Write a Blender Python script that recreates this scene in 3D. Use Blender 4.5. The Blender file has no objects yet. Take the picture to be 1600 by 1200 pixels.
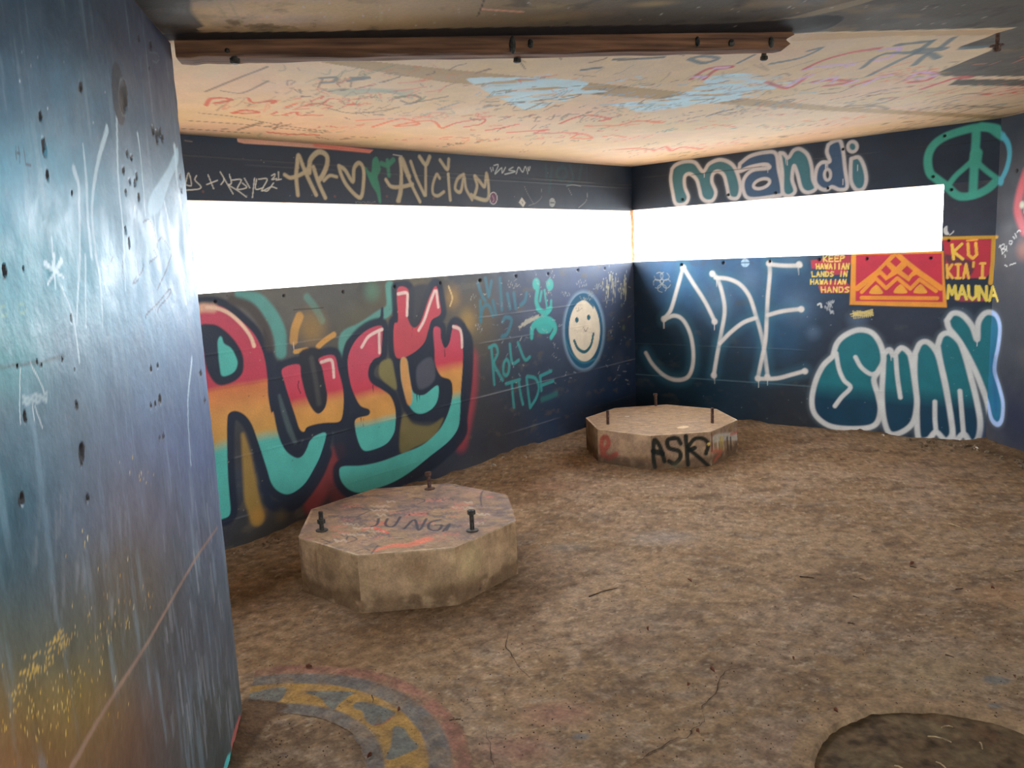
import bpy, bmesh, math, random
import numpy as np
from mathutils import Matrix, Vector

# ------------------------------------------------------------------ camera, sky, exposure
FPX, PITCH, ROLL, TH = 1262.1, 0.16061, -0.04602, 0.69456      # focal length (px of a 1600 wide frame), tilt, roll, heading
CAM = np.array([3.85392, -6.42238, 1.5])                        # wall_left is the plane x=0, wall_back the plane y=0
def heading(phi, z=0.0):                                        # horizontal direction phi to the right of the view, in world axes
    return np.array([math.sin(phi - TH), math.cos(phi - TH), z])
_f0, _r0, _z0 = heading(0), heading(math.pi/2), np.array([0, 0, 1.0])
FW = _f0*math.cos(PITCH) - _z0*math.sin(PITCH)
_u0 = _f0*math.sin(PITCH) + _z0*math.cos(PITCH)
RT = math.cos(ROLL)*_r0 + math.sin(ROLL)*_u0
UP = -math.sin(ROLL)*_r0 + math.cos(ROLL)*_u0

scene = bpy.context.scene
COLL = scene.collection
cam_data = bpy.data.cameras.new('camera'); cam = bpy.data.objects.new('camera', cam_data); COLL.objects.link(cam)
cam.matrix_world = Matrix(((RT[0], UP[0], -FW[0], CAM[0]), (RT[1], UP[1], -FW[1], CAM[1]), (RT[2], UP[2], -FW[2], CAM[2]), (0, 0, 0, 1)))
cam_data.sensor_width = 36.0; cam_data.lens = FPX/1600*36.0; cam_data.clip_start = 0.02
scene.camera = cam

world = bpy.data.worlds.new('sky'); scene.world = world; world.use_nodes = True
bg = world.node_tree.nodes['Background']
# bright hazy sky above the horizon, sunlit land and sea (darker than the sky) below it
_nt = world.node_tree; _tc = _nt.nodes.new('ShaderNodeTexCoord'); _sx = _nt.nodes.new('ShaderNodeSeparateXYZ'); _rp = _nt.nodes.new('ShaderNodeValToRGB'); _mr = _nt.nodes.new('ShaderNodeMapRange')
_nt.links.new(_tc.outputs['Generated'], _sx.inputs[0]); _mr.inputs['From Min'].default_value = -1; _mr.inputs['From Max'].default_value = 1; _nt.links.new(_sx.outputs['Z'], _mr.inputs['Value']); _nt.links.new(_mr.outputs[0], _rp.inputs[0])
_e = _rp.color_ramp.elements; _e[0].position = .47; _e[0].color = (.37, .39, .40, 1); _e[1].position = .51; _e[1].color = (.90, .97, 1.06, 1)
_nt.links.new(_rp.outputs[0], bg.inputs['Color']); bg.inputs['Strength'].default_value = 14.0
scene.view_settings.view_transform = 'Standard'; scene.view_settings.look = 'None'
scene.view_settings.gamma = 1.0; scene.view_settings.use_curve_mapping = False
scene.view_settings.exposure = 0.8
scene.cycles.max_bounces = 10; scene.cycles.diffuse_bounces = 7; scene.cycles.glossy_bounces = 4
scene.cycles.use_denoising = True
scene.cycles.sample_clamp_indirect = 8.0

random.seed(7); rng = np.random.default_rng(7)

# ------------------------------------------------------------------ photo pixels to points, colours, noise
def ray(q):
    q = np.asarray(q, float)
    return FW + RT*((q[..., 0:1]-800)/FPX) + UP*((600-q[..., 1:2])/FPX)
CEIL0, CGX, CGY = 2.16268, 0.01677, 0.00353                     # the slab rises very slightly to the right
def ceil_z(x, y):
    dx, dy = x-CAM[0], y-CAM[1]
    xr = dx*_r0[0]+dy*_r0[1]; yf = dx*_f0[0]+dy*_f0[1]
    return CEIL0 + CGX*xr + CGY*yf
CN = np.array([-(CGX*_r0[0]+CGY*_f0[0]), -(CGX*_r0[1]+CGY*_f0[1]), 1.0])     # ceiling plane normal, plane: CN.p = CD
CD = float(CN @ np.array([0, 0, ceil_z(0, 0)]))
def on_plane(q, n, d):
    r = ray(q); t = (d - CAM@n)/(r@n)
    return CAM + r*t[..., None]
def on_floor(q, z=0.0): return on_plane(q, _z0, z)
def on_ceiling(q, drop=0.0): return on_plane(q, CN, CD-drop)
CROPS = dict(k1=(0,0,1/3), k2=(0,400,1/3), k3=(0,800,1/3), k4=(250,0,.28125), k5=(700,0,.28125), k6=(1100,0,.3125), k7=(270,200,.23125), k8=(620,200,.2375),
             m1=(980,180,.2), m2=(1280,180,.2), m3=(300,420,.23339), m4=(300,600,.23339), m5=(520,430,.2917), m6=(720,400,.23333), m7=(980,380,.23339), m8=(1240,360,.3),
             n1=(440,720,.25), n2=(900,600,.175), n3=(340,960,.2625), n4=(760,860,.2834), n5=(1180,860,.2834), n6=(1180,620,.2625), n7=(1260,360,.2), n8=(800,660,.25),
             z2=(1440,160,.13333), z8=(1140,20,.2875), px=(0,0,1))
def P(c, pts):
    x, y, s = CROPS[c]
    return [(x+s*a, y+s*b) for a, b in pts]
def S(c): return CROPS[c][2]
def lin(c):
    c = np.asarray(c, float)/255.0
    return np.where(c <= 0.04045, c/12.92, ((c+0.055)/1.055)**2.4)
def vnoise(x, y, seed=0):
    xi = np.floor(x).astype(np.int64); yi = np.floor(y).astype(np.int64)
    fx = x-xi; fy = y-yi; fx = fx*fx*(3-2*fx); fy = fy*fy*(3-2*fy)
    def h(a, b):
        n = (a*374761393 + b*668265263 + seed*974711) & 0x7fffffff
        n = ((n ^ (n >> 13))*1274126177) & 0x7fffffff
        return ((n ^ (n >> 16)) & 0xffff)/65535.0
    return (h(xi, yi)*(1-fx)+h(xi+1, yi)*fx)*(1-fy) + (h(xi, yi+1)*(1-fx)+h(xi+1, yi+1)*fx)*fy
def fbm(x, y, seed=0, o=4):
    s = 0; a = 1; t = 0
    for k in range(o):
        s = s + a*vnoise(x*2**k, y*2**k, seed+k*17); t += a; a *= .55
    return s/t
def sstep(a, b, x):
    t = np.clip((x-a)/(b-a), 0, 1); return t*t*(3-2*t)
def smooth(pts, closed=False, n=5):
    p = np.asarray(pts, float)
    if len(p) < 3: return p
    if closed: q = np.vstack([p[-1], p, p[0], p[1]])
    else: q = np.vstack([2*p[0]-p[1], p, 2*p[-1]-p[-2]])
    out = []
    for i in range(1, len(q)-2):
        a, b, c, d = q[i-1], q[i], q[i+1], q[i+2]
        for t in np.arange(n)/n:
            out.append(.5*((2*b)+(c-a)*t+(2*a-5*b+4*c-d)*t*t+(3*b-a-3*c+d)*t**3))
    if not closed: out.append(p[-1])
    return np.array(out)

# ------------------------------------------------------------------ painted surfaces: a fine mesh that carries paint colours and relief
class Canvas:
    def __init__(s, O, U, V, Ug, Vg, base):
        s.O, s.U, s.V = (np.asarray(a, float) for a in (O, U, V)); s.N = np.cross(s.U, s.V); s.N /= np.linalg.norm(s.N)
        s.u, s.v = Ug, Vg; s.col = np.zeros(Ug.shape+(3,)); s.col[:] = lin(base); s.own = np.zeros(Ug.shape, int); s.h = np.zeros(Ug.shape)
        s.ur = (Ug.min(1), Ug.max(1)); s.vr = (Vg.min(0), Vg.max(0)); s.gain = 1.0; s.ws = 1.0; s.vs = 1.0
    def uv(s, q):
        r = ray(q); t = ((s.O-CAM)@s.N)/(r@s.N); p = CAM + r*t[..., None] - s.O
        uu, vv = s.U@s.U, s.V@s.V
        return np.stack([p@s.U/uu, p@s.V/vv], -1)
    def mpp(s, w):                                             # metres per photo pixel at points w (uv)
        p = s.O + w[..., 0:1]*s.U + w[..., 1:2]*s.V
        return ((p-CAM)@FW)/FPX
    def win(s, lo, hi):
        i = np.nonzero((s.ur[1] >= lo[0]) & (s.ur[0] <= hi[0]))[0]; j = np.nonzero((s.vr[1] >= lo[1]) & (s.vr[0] <= hi[1]))[0]
        if len(i) < 2 or len(j) < 2: return None
        return (slice(i[0], i[-1]+1), slice(j[0], j[-1]+1))
    def lay(s, w, cov, color, own):
        c = color if isinstance(color, np.ndarray) and color.ndim == 3 else lin(color)
        s.col[w] = s.col[w]*(1-cov[..., None]) + c*cov[..., None]
        if own:
            o = s.own[w]; o[cov > .5] = own
    def stroke(s, q, wpx, color, soft=1.2, a=1.0, own=0, curve=True, rough=0.0, metric=False):
        w = np.asarray(q, float) if metric else s.uv(np.asarray(q, float))
        if curve: w = smooth(w)
        m = s.mpp(w); wd = np.broadcast_to(np.asarray(wpx, float), (len(q),))
        if len(q) > 1 and len(w) != len(q): wd = np.interp(np.linspace(0, 1, len(w)), np.linspace(0, 1, len(q)), wd)
        rad = wd*m/2*s.ws; sf = soft*m*(1+(s.ws-1)*.5)
        pad = (rad+sf).max()/s.vs
        W = s.win(w.min(0)-pad, w.max(0)+pad)
        if W is None: return
        x, y = s.u[W], s.v[W]*s.vs; best = np.full(x.shape, 9.0); ss = np.full(x.shape, sf.mean()); w = w*np.array([1.0, s.vs])
        if len(w) == 1: best = np.hypot(x-w[0, 0], y-w[0, 1])-rad[0]
        for k in range(len(w)-1):
            ax, ay = w[k]; dx, dy = w[k+1]-w[k]; L = dx*dx+dy*dy+1e-12
            t = np.clip(((x-ax)*dx+(y-ay)*dy)/L, 0, 1)
            d = np.hypot(x-ax-t*dx, y-ay-t*dy) - (rad[k]*(1-t)+rad[k+1]*t)
            np.minimum(best, d, out=best)
        if rough: best = best + rough*sf.mean()*(fbm(x*60, y*60, 5, 3)-.5)*2
        s.lay(W, a*(1-sstep(-.5, .5, best/ss)), color, own)
    def fill(s, q, color, soft=1.2, a=1.0, own=0, curve=True, streak=None, bands=None):
        w = s.uv(np.asarray(q, float))
        if curve: w = smooth(w, True)
        sf = soft*s.mpp(w).mean(); W = s.win(w.min(0)-sf, w.max(0)+sf)
        if W is None: return
        x, y = s.u[W], s.v[W]; ins = np.zeros(x.shape, bool); best = np.full(x.shape, 9.0)
        for k in range(len(w)):
            ax, ay = w[k]; bx, by = w[(k+1) % len(w)]
            if abs(by-ay) > 1e-12:
                c = ((ay > y) != (by > y)) & (x < (bx-ax)*(y-ay)/(by-ay)+ax); ins ^= c
            dx, dy = bx-ax, by-ay; t = np.clip(((x-ax)*dx+(y-ay)*dy)/(dx*dx+dy*dy+1e-12), 0, 1)
            np.minimum(best, np.hypot(x-ax-t*dx, y-ay-t*dy), out=best)
        d = np.where(ins, -best, best); cov = a*(1-sstep(-.5, .5, d/sf))
        if streak is not None: cov = cov*sstep(streak[2], streak[3], fbm(x*streak[0], y*streak[1], 31, 3))
        if bands is not None:                                   # paint colour changes with height: [(photo point, colour), ...]
            hv = np.array([s.uv(np.array([b[0]], float))[0, 1] for b in bands]); cs = np.array([lin(b[1]) for b in bands]); o = np.argsort(hv)
            yy = y + .02*(fbm(x*7, y*7, 3, 2)-.5)
            color = np.stack([np.interp(yy, hv[o], cs[o, k]) for k in range(3)], -1)
        s.lay(W, cov, color, own)
    def blob(s, q, rpx, color, a=1.0, hard=0.0, asp=1.0, own=0):
        w = s.uv(np.array([q], float))[0]; m = float(s.mpp(w)); r = rpx*m
        W = s.win(w-r*max(asp, 1), w+r*max(asp, 1))
        if W is None: return
        d = np.hypot((s.u[W]-w[0])/asp, s.v[W]-w[1])/r
        s.lay(W, a*(1-sstep(hard, 1.0, d)), color, own)
    def mottle(s, amt, sx, sy, seed, tint=None, lo=.45, hi=.75):
        n = fbm(s.u*sx, s.v*sy, seed, 4)
        if tint is None: s.col *= (1+amt*(n-.5)*2)[..., None]
        else:
            c = amt*sstep(lo, hi, n); s.col = s.col*(1-c[..., None])+lin(tint)*c[..., None]
    def ridge(s, v0, wid=.005, hgt=.002, color=None, a=.5, seed=0):
        d = np.abs(s.v-v0 - .006*(fbm(s.u*.8, s.u*0, seed, 2)-.5))
        k = np.exp(-(d/wid)**2)*sstep(.35, .6, fbm(s.u*2.2, s.v*0+seed, seed+3, 3)); s.h += hgt*k
        if color is not None:
            c = a*k; s.col = s.col*(1-c[..., None])+lin(color)*c[..., None]
    def hole(s, q, rpx, depth=.012, color=(16, 15, 17)):
        w = s.uv(np.array([q], float))[0]; r = rpx*float(s.mpp(w)); W = s.win(w-2*r, w+2*r)
        if W is None: return
        d = np.hypot(s.u[W]-w[0], s.v[W]-w[1])/r
        s.h[W] -= depth*(1-sstep(.7, 1.05, d)); s.lay(W, 1-sstep(.75, 1.15, d), color, 0)
    def cells(s, own):
        keep = s.own[:-1, :-1] == own
        if not keep.any(): return None
        nu, nv = s.u.shape; idx = np.arange(nu*nv).reshape(nu, nv)
        f = np.stack([idx[:-1, :-1], idx[1:, :-1], idx[1:, 1:], idx[:-1, 1:]], -1)[keep]
        used, inv = np.unique(f, return_inverse=True)
        p = s.O + s.u[..., None]*s.U + s.v[..., None]*s.V + s.h[..., None]*s.N
        return p.reshape(-1, 3)[used], inv.reshape(-1, 4), s.col.reshape(-1, 3)[used]*s.gain
def grid(us, v0, v1, n):                                       # nodes between the curves v0(u) and v1(u)
    t = np.linspace(0, 1, n) if np.isscalar(n) else n
    return np.repeat(us[:, None], len(t), 1), v0(us)[:, None]*(1-t)+v1(us)[:, None]*t
def spread(a, b, step):                                        # positions from a to b whose spacing follows step(position)
    out = [a]
    while out[-1] < b: out.append(out[-1]+step(out[-1]))
    out = np.array(out); return a+(out-a)*(b-a)/(out[-1]-a)

def mesh_obj(name, v, f, col, mat, parent=None, smooth_shade=True, weld=False):
    v = np.ascontiguousarray(v, np.float32); f = np.ascontiguousarray(f, np.int32)
    if weld:                                                    # join patches of one painted mark that meet edge to edge
        _, a, b = np.unique(np.round(v, 4), axis=0, return_index=True, return_inverse=True); v = v[a]; col = np.asarray(col)[a]; f = b.reshape(-1)[f].astype(np.int32)
        f = f[(f[:, 0] != f[:, 1]) & (f[:, 1] != f[:, 2]) & (f[:, 2] != f[:, 3]) & (f[:, 3] != f[:, 0])]
    me = bpy.data.meshes.new(name); k = f.shape[1]
    me.vertices.add(len(v)); me.vertices.foreach_set('co', v.ravel())
    me.loops.add(f.size); me.loops.foreach_set('vertex_index', f.ravel())
    me.polygons.add(len(f)); me.polygons.foreach_set('loop_start', np.arange(0, f.size, k, dtype=np.int32))
    if smooth_shade: me.polygons.foreach_set('use_smooth', np.ones(len(f), bool))
    me.update(calc_edges=True)
    at = me.color_attributes.new('Col', 'FLOAT_COLOR', 'POINT')
    c4 = np.ones((len(v), 4), np.float32); c4[:, :3] = np.clip(col, 0.002, 0.92); at.data.foreach_set('color', c4.ravel())
    me.materials.append(mat); ob = bpy.data.objects.new(name, me); COLL.objects.link(ob)
    if parent is not None: ob.parent = parent
    return ob
PIECES = {}                                                     # id -> (name, label)
STUFF = set()
def piece(name, label, stuff=False):
    PIECES[len(PIECES)+1] = (name, label)
    if stuff: STUFF.add(len(PIECES))                            # flecks and scrawls nobody could count
    return len(PIECES)
def surface(name, canvases, mat, solids=(), solid_col=(110, 100, 90), parent=None, kind=None):
    """the surface itself plus one child object for each painted piece on it"""
    def gather(own):
        vs, fs, cs, n = [], [], [], 0
        for c in canvases:
            r = c.cells(own)
            if r is None: continue
            vs.append(r[0]); fs.append(r[1]+n); cs.append(r[2]); n += len(r[0])
        return vs, fs, cs, n
    vs, fs, cs, n = gather(0)
    for hx in solids:                                           # 8 corners, bottom ring then top ring
        hx = np.asarray(hx, float); q = [(0, 3, 2, 1), (4, 5, 6, 7), (0, 1, 5, 4), (1, 2, 6, 5), (2, 3, 7, 6), (3, 0, 4, 7)]
        for a in q:
            vs.append(hx[list(a)]); fs.append(np.array([[0, 1, 2, 3]])+n); cs.append(np.tile(lin(solid_col), (4, 1))); n += 4
    ob = mesh_obj(name, np.vstack(vs), np.vstack(fs), np.vstack(cs), mat, parent)
    if kind: ob['kind'] = kind
    for i, (nm, lb) in PIECES.items():
        vs, fs, cs, n = gather(i)
        if not n or sum(len(f) for f in fs) < 4: continue
        ch = mesh_obj(nm, np.vstack(vs), np.vstack(fs), np.vstack(cs), mat, ob, weld=n < 40000); ch['label'] = lb
        if i in STUFF: ch['kind'] = 'stuff'
    return ob

class Multi:                                                   # the patches of one wall painted together
    def __init__(s, *c): s.c = c
    def __getattr__(s, k):
        def run(*a, **kw):
            for c in s.c: getattr(c, k)(*a, **kw)
        return run

def paint_material(name, rough=.5, spec=.4, bump=.15, scale=140.0, mott=.12, mscale=9.0, rough_var=.1):
    m = bpy.data.materials.new(name); m.use_nodes = True; nt = m.node_tree; N, L = nt.nodes, nt.links
    b = N['Principled BSDF']; at = N.new('ShaderNodeAttribute'); at.attribute_name = 'Col'
    geo = N.new('ShaderNodeNewGeometry')
    n1 = N.new('ShaderNodeTexNoise'); n1.inputs['Scale'].default_value = mscale; n1.inputs['Detail'].default_value = 8; L.new(geo.outputs['Position'], n1.inputs['Vector'])
    n2 = N.new('ShaderNodeTexNoise'); n2.inputs['Scale'].default_value = scale; n2.inputs['Detail'].default_value = 5; L.new(geo.outputs['Position'], n2.inputs['Vector'])
    mr = N.new('ShaderNodeMapRange'); mr.inputs['From Min'].default_value = .3; mr.inputs['From Max'].default_value = .7; mr.inputs['To Min'].default_value = 1-mott; mr.inputs['To Max'].default_value = 1+mott
    L.new(n1.outputs['Fac'], mr.inputs['Value'])
    m2 = N.new('ShaderNodeMapRange'); m2.inputs['From Min'].default_value = .3; m2.inputs['From Max'].default_value = .7; m2.inputs['To Min'].default_value = 1-mott*.7; m2.inputs['To Max'].default_value = 1+mott*.7
    L.new(n2.outputs['Fac'], m2.inputs['Value'])
    mu = N.new('ShaderNodeMath'); mu.operation = 'MULTIPLY'; L.new(mr.outputs[0], mu.inputs[0]); L.new(m2.outputs[0], mu.inputs[1])
    vm = N.new('ShaderNodeVectorMath'); vm.operation = 'SCALE'; L.new(at.outputs['Color'], vm.inputs[0]); L.new(mu.outputs[0], vm.inputs['Scale'])
    L.new(vm.outputs[0], b.inputs['Base Color'])
    rr = N.new('ShaderNodeMapRange'); rr.inputs['From Min'].default_value = .3; rr.inputs['From Max'].default_value = .7; rr.inputs['To Min'].default_value = rough-rough_var; rr.inputs['To Max'].default_value = rough+rough_var
    L.new(n1.outputs['Fac'], rr.inputs['Value']); L.new(rr.outputs[0], b.inputs['Roughness'])
    b.inputs['Specular IOR Level'].default_value = spec
    bp = N.new('ShaderNodeBump'); bp.inputs['Strength'].default_value = bump; bp.inputs['Distance'].default_value = .004
    L.new(n2.outputs['Fac'], bp.inputs['Height']); L.new(bp.outputs[0], b.inputs['Normal'])
    return m
MAT_WALL = paint_material('painted_concrete', .55, .35, .22, 110, .10)
MAT_NEAR = paint_material('glossy_painted_concrete', .52, .22, .2, 90, .08)
MAT_CEIL = paint_material('painted_slab', .7, .25, .25, 90, .08)
MAT_FLOOR = paint_material('dirty_concrete_floor', .9, .12, .8, 85, .3, 22)
MAT_BLOCK = paint_material('cast_concrete', .85, .2, .5, 120, .2, 16)
MAT_SOIL = paint_material('dry_soil', .95, .1, 1.0, 45, .3, 25)

# strokes of capital letters in a unit box, y down
FONT = {'K': [[(0,0),(.05,1)],[(.9,0),(.1,.5),(.95,1)]], 'E': [[(.9,.02),(0,0),(0,1),(.95,1)],[(0,.5),(.8,.48)]], 'P': [[(0,1),(0,0),(.8,.05),(.85,.4),(.05,.55)]],
        'H': [[(0,0),(0,1)],[(.9,0),(.9,1)],[(0,.5),(.9,.5)]], 'A': [[(0,1),(.45,0),(.95,1)],[(.2,.62),(.75,.62)]], 'W': [[(0,0),(.25,1),(.5,.3),(.75,1),(1,0)]],
        'I': [[(.5,0),(.5,1)]], 'i': [[(.1,0),(.9,0)],[(.5,0),(.5,1)],[(.1,1),(.9,1)]], 'N': [[(0,1),(.05,0),(.85,1),(.9,0)]], 'L': [[(0,0),(0,1),(.9,1)]], 'D': [[(0,0),(0,1),(.7,.9),(.95,.5),(.7,.08),(0,0)]],
        'S': [[(.9,.1),(.4,0),(.05,.25),(.5,.5),(.9,.75),(.5,1),(0,.9)]], 'U': [[(0,0),(.05,.75),(.45,1),(.85,.75),(.9,0)]], 'M': [[(0,1),(.1,0),(.5,.7),(.85,0),(1,1)]]}
def text(cv, c, word, quad, w, color, own=0, soft=1.0, a=1.0, gap=.28):
    """quad: top-left, top-right, bottom-right, bottom-left in the crop c; letters drawn as brush strokes"""
    tl, tr, br, bl = (np.array(p, float) for p in P(c, quad)); n = len(word); cw = 1.0/(n-gap)
    for i, ch in enumerate(word):
        if ch == ' ': continue
        if ch == "'":
            sts = [[(.35, -.1), (.3, .2)]]
        else: sts = FONT[ch]
        for st in sts:
            q = []
            for x, y in st:
                X = (i+x*(1-gap))*cw
                q.append(tuple((tl*(1-X)+tr*X)*(1-y)+(bl*(1-X)+br*X)*y))
            cv.stroke(q, w*S(c), color, soft, a, own, curve=False)
def scribble(cv, q0, n, w, h, color, wid, seed, own=0, a=.9, slant=0.0):
    """a scratched illegible tag: q0 start (photo px), n humps, w advance and h height in px"""
    r = random.Random(seed); pts = []; x, y = q0
    for k in range(n):
        for t in (0, .5):
            pts.append((x+w*(k+t)+r.uniform(-.3, .3)*w, y+slant*w*(k+t)+(h if t else -h)*r.uniform(.2, 1)/2))
    cv.stroke(pts, wid, color, 1.0, a, own)

def proj(p):
    d = np.asarray(p, float)-CAM; w = d@FW
    return np.stack([800+FPX*(d@RT)/w, 600-FPX*(d@UP)/w], -1)
def stepper(O, U, z, px):                                      # spacing along U of about px photo pixels
    def st(u):
        a = proj(np.array(O)+np.array(U)*u+_z0*z); b = proj(np.array(O)+np.array(U)*(u+.002)+_z0*z)
        return px*.002/max(np.linalg.norm(b-a), 1e-6)
    return st
def drips(cv, spots, color, own=0, w=1.3, a=.9):
    for (x, y), L in spots: cv.stroke([(x, y), (x+L*.02, y+L)], [w, w*.6], color, .9, a, own, curve=False)

# ------------------------------------------------------------------ wall_left: dark painted wall with the long open slit
YL0, YSL = -8.6, -6.3                                           # far end of the wall behind the partition, start of the slit
Lb = lambda u: 1.5-0.13245 + 0.00035*u                           # lower and upper edge of the slit (u = y, negative)
Lt = lambda u: 1.5+0.32577 - 0.00214*u
Lc = lambda u: ceil_z(0*u, u)
Ovec = np.zeros(3); Yv = np.array([0, 1.0, 0]); Xv = np.array([1.0, 0, 0])
us = np.concatenate([np.linspace(YL0, -5.4, 60)[:-1], spread(-5.4, 0.0, stepper(Ovec, Yv, 1.3, 1.35))])
LL = Canvas(Ovec, Yv, _z0, *grid(us, lambda u: 0*u-.03, Lb, 300), base=(52, 60, 74))
LU = Canvas(Ovec, Yv, _z0, *grid(us, Lt, Lc, 95), base=(46, 57, 72))
um = np.linspace(YL0, YSL, 30); LM = Canvas(Ovec, Yv, _z0, *grid(um, Lb, Lt, 20), base=(60, 62, 70))
WL = Multi(LL, LU, LM)

id_rusty = piece('graffiti_lettering', 'huge bubble letters fading red to orange to mint with thick black outline')
id_teal = piece('graffiti_scribble', 'blurred blue-green spray scribble under the slit beside the smiley')
id_figure = piece('graffiti_figure', 'mint spray figure with two round blobs on top')
id_roll = piece('graffiti_lettering', 'teal two-line capital lettering left of the smiley face')
id_smile = piece('smiley_face', 'cream oval smiley face with dark blue ring')
id_thin = piece('graffiti_tag', 'thin white chalky handwriting on the lintel')
id_cream = piece('graffiti_tag', 'cream sprayed tag with hearts on the lintel')
id_greenheart = piece('graffiti_heart', 'small green sprayed heart and star on the lintel')
id_jus = piece('graffiti_tag', 'small white quoted tag on the lintel')
id_stk = piece('sticker', 'small oval purple sticker with white rim')
id_stk2 = piece('sticker', 'small white diamond sticker')
id_stk3 = piece('sticker', 'small grey rounded sticker')

# ground coats
LL.mottle(.55, 1.3, 1.6, 11, (66, 62, 54), .4, .7)
LL.blob((420, 470), 190, (104, 98, 84), .8, 0, 1.6); LL.blob((640, 470), 130, (112, 98, 66), .75); LL.blob((560, 520), 110, (100, 92, 62), .6)
LL.blob((900, 440), 150, (74, 86, 114), .85, 0, 1.6); LL.blob((960, 600), 200, (24, 48, 76), .92); LL.blob((860, 650), 150, (32, 50, 74), .75); LL.blob((740, 500), 90, (112, 96, 62), .65)
LL.blob((420, 850), 130, (58, 53, 44), .8, 0, 1.5); LL.blob((780, 690), 120, (52, 48, 46), .7); LL.blob((520, 790), 110, (62, 42, 42), .7)
LU.mottle(.25, 2, 6, 5); LL.mottle(.18, 6, 9, 8); LL.mottle(.5, 9, 14, 21, (92, 86, 70), .62, .8)
for q in P('m6', [(450, 380), (900, 150), (1050, 700), (250, 300)]): LL.blob(q, 34, (84, 92, 104), .35)
for q, zz in (((800, 490), 0), ((800, 528), 1), ((800, 608), 2), ((850, 660), 3), ((430, 700), 4)):
    LL.ridge(float(LL.uv(np.array([q], float))[0, 1]), .004, .002, (136, 138, 138), .36, 40+zz)
LU.ridge(float(LU.uv(np.array([(340, 254.5)]))[0, 1]), .004, .002, (84, 90, 96), .5, 51)
LU.ridge(float(LU.uv(np.array([(900, 283)]))[0, 1]), .004, .002, (90, 88, 80), .5, 52)

# sprayed haze behind the big lettering
TEAL, MINT, BLK, ORG, RED = (62, 150, 128), (84, 178, 164), (28, 38, 54), (208, 146, 78), (190, 72, 90)
o = id_rusty
LL.stroke(P('m3', [(310, 175), (440, 205), (530, 310), (585, 430), (595, 560)]), [12, 20, 24, 24, 20], (86, 154, 142), 7, .85)
LL.stroke(P('m3', [(770, 190), (830, 270), (870, 345)]), 12, (90, 146, 132), 6, .6)
LL.stroke(P('m5', [(45, 430), (60, 330), (150, 285), (240, 225), (305, 175), (305, 60)]), [10, 16, 18, 18, 16, 18], (88, 156, 142), 5, .8)
LL.blob(P('m5', [(210, 85)])[0], 26, (88, 140, 112), .55)
LL.blob(P('m3', [(800, 400)])[0], 46, (158, 122, 60), .7); LL.stroke(P('m3', [(720, 320), (690, 400), (680, 480)]), 15, (196, 144, 72), 4, .85)
LL.stroke(P('m3', [(690, 555), (770, 540)]), 7, (198, 146, 72), 2); LL.stroke(P('m3', [(845, 520), (890, 480), (950, 440)]), 9, (194, 142, 72), 3)
LL.stroke(P('m5', [(745, 440), (745, 600), (715, 780), (690, 900)]), 26, (160, 60, 68), 18, .8)
LL.stroke(P('m4', [(990, 440), (920, 580), (850, 720), (800, 800)]), [16, 28, 34, 30], (158, 62, 62), 16, .75); LL.stroke(P('m5', [(25, 960), (-10, 1100), (40, 1180)]), 30, (120, 52, 54), 16, .7)
LL.blob(P('m5', [(640, 120)])[0], 30, (170, 128, 62), .6); LL.blob(P('m5', [(720, 250)])[0], 32, (176, 138, 66), .6)
LL.stroke(P('m5', [(620, 60), (640, 120), (628, 165)]), 3, (214, 180, 120), 1.5, .8)

R_ = P('m3', [(-130, 330), (-40, 262), (60, 240), (150, 240), (230, 270), (330, 350), (410, 430), (460, 520), (490, 620), (505, 740), (510, 850), (530, 960)]) + \
     P('m4', [(545, 190), (570, 310), (600, 400), (640, 460), (700, 495), (740, 480), (770, 430), (790, 380), (830, 345), (897, 332), (862, 470), (820, 560), (760, 660), (690, 720), (630, 738), (570, 712), (530, 660), (505, 580), (470, 470), (440, 380), (400, 270), (350, 205), (290, 180), (245, 200), (235, 260), (235, 400), (240, 600), (250, 740), (255, 868), (200, 905), (120, 935), (30, 950), (-20, 700), (-60, 400), (-110, 0)])
U_ = P('m3', [(605, 670), (715, 640), (730, 720), (760, 840), (800, 930), (845, 970), (890, 930), (905, 850), (890, 760), (870, 660), (850, 600), (950, 580), (980, 680), (1010, 800), (1015, 900), (1005, 990), (980, 1025), (900, 1030), (830, 1040), (770, 1060), (750, 1090), (720, 1070), (690, 980), (650, 860), (620, 760)])
S_ = P('m5', [(80, 480), (90, 410), (130, 340), (190, 290), (250, 270), (266, 290), (262, 380), (255, 430), (220, 450), (195, 490), (190, 540), (210, 580), (260, 610), (310, 650), (335, 720), (335, 800), (325, 850), (290, 900), (230, 930), (170, 940), (140, 900), (120, 820), (125, 770), (190, 750), (195, 720), (150, 700), (120, 650), (95, 580)])
T_ = P('m5', [(345, 75), (402, 75), (405, 160), (402, 230), (430, 280), (470, 250), (520, 110), (555, 60), (575, 160), (575, 210), (530, 240), (510, 300), (490, 360), (440, 410), (370, 445), (335, 430), (325, 340), (330, 260), (350, 240)])
T2 = P('m5', [(365, 450), (395, 450), (410, 540), (420, 600), (440, 635), (490, 640), (560, 590), (565, 650), (545, 700), (500, 735), (450, 740), (410, 700), (380, 620), (365, 540)])
Y_ = P('m5', [(540, 285), (575, 285), (580, 340), (600, 390), (625, 360), (640, 290), (660, 265), (690, 300), (697, 400), (695, 500), (685, 640), (682, 740), (670, 820), (620, 890), (520, 970), (420, 1050), (330, 1105), (240, 1140), (150, 1165), (90, 1150), (50, 1110), (35, 1060), (50, 1025), (150, 1020), (250, 1000), (360, 960), (480, 910), (560, 840), (600, 780), (630, 700), (642, 620), (630, 562), (580, 540), (550, 480), (545, 400)])
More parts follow.
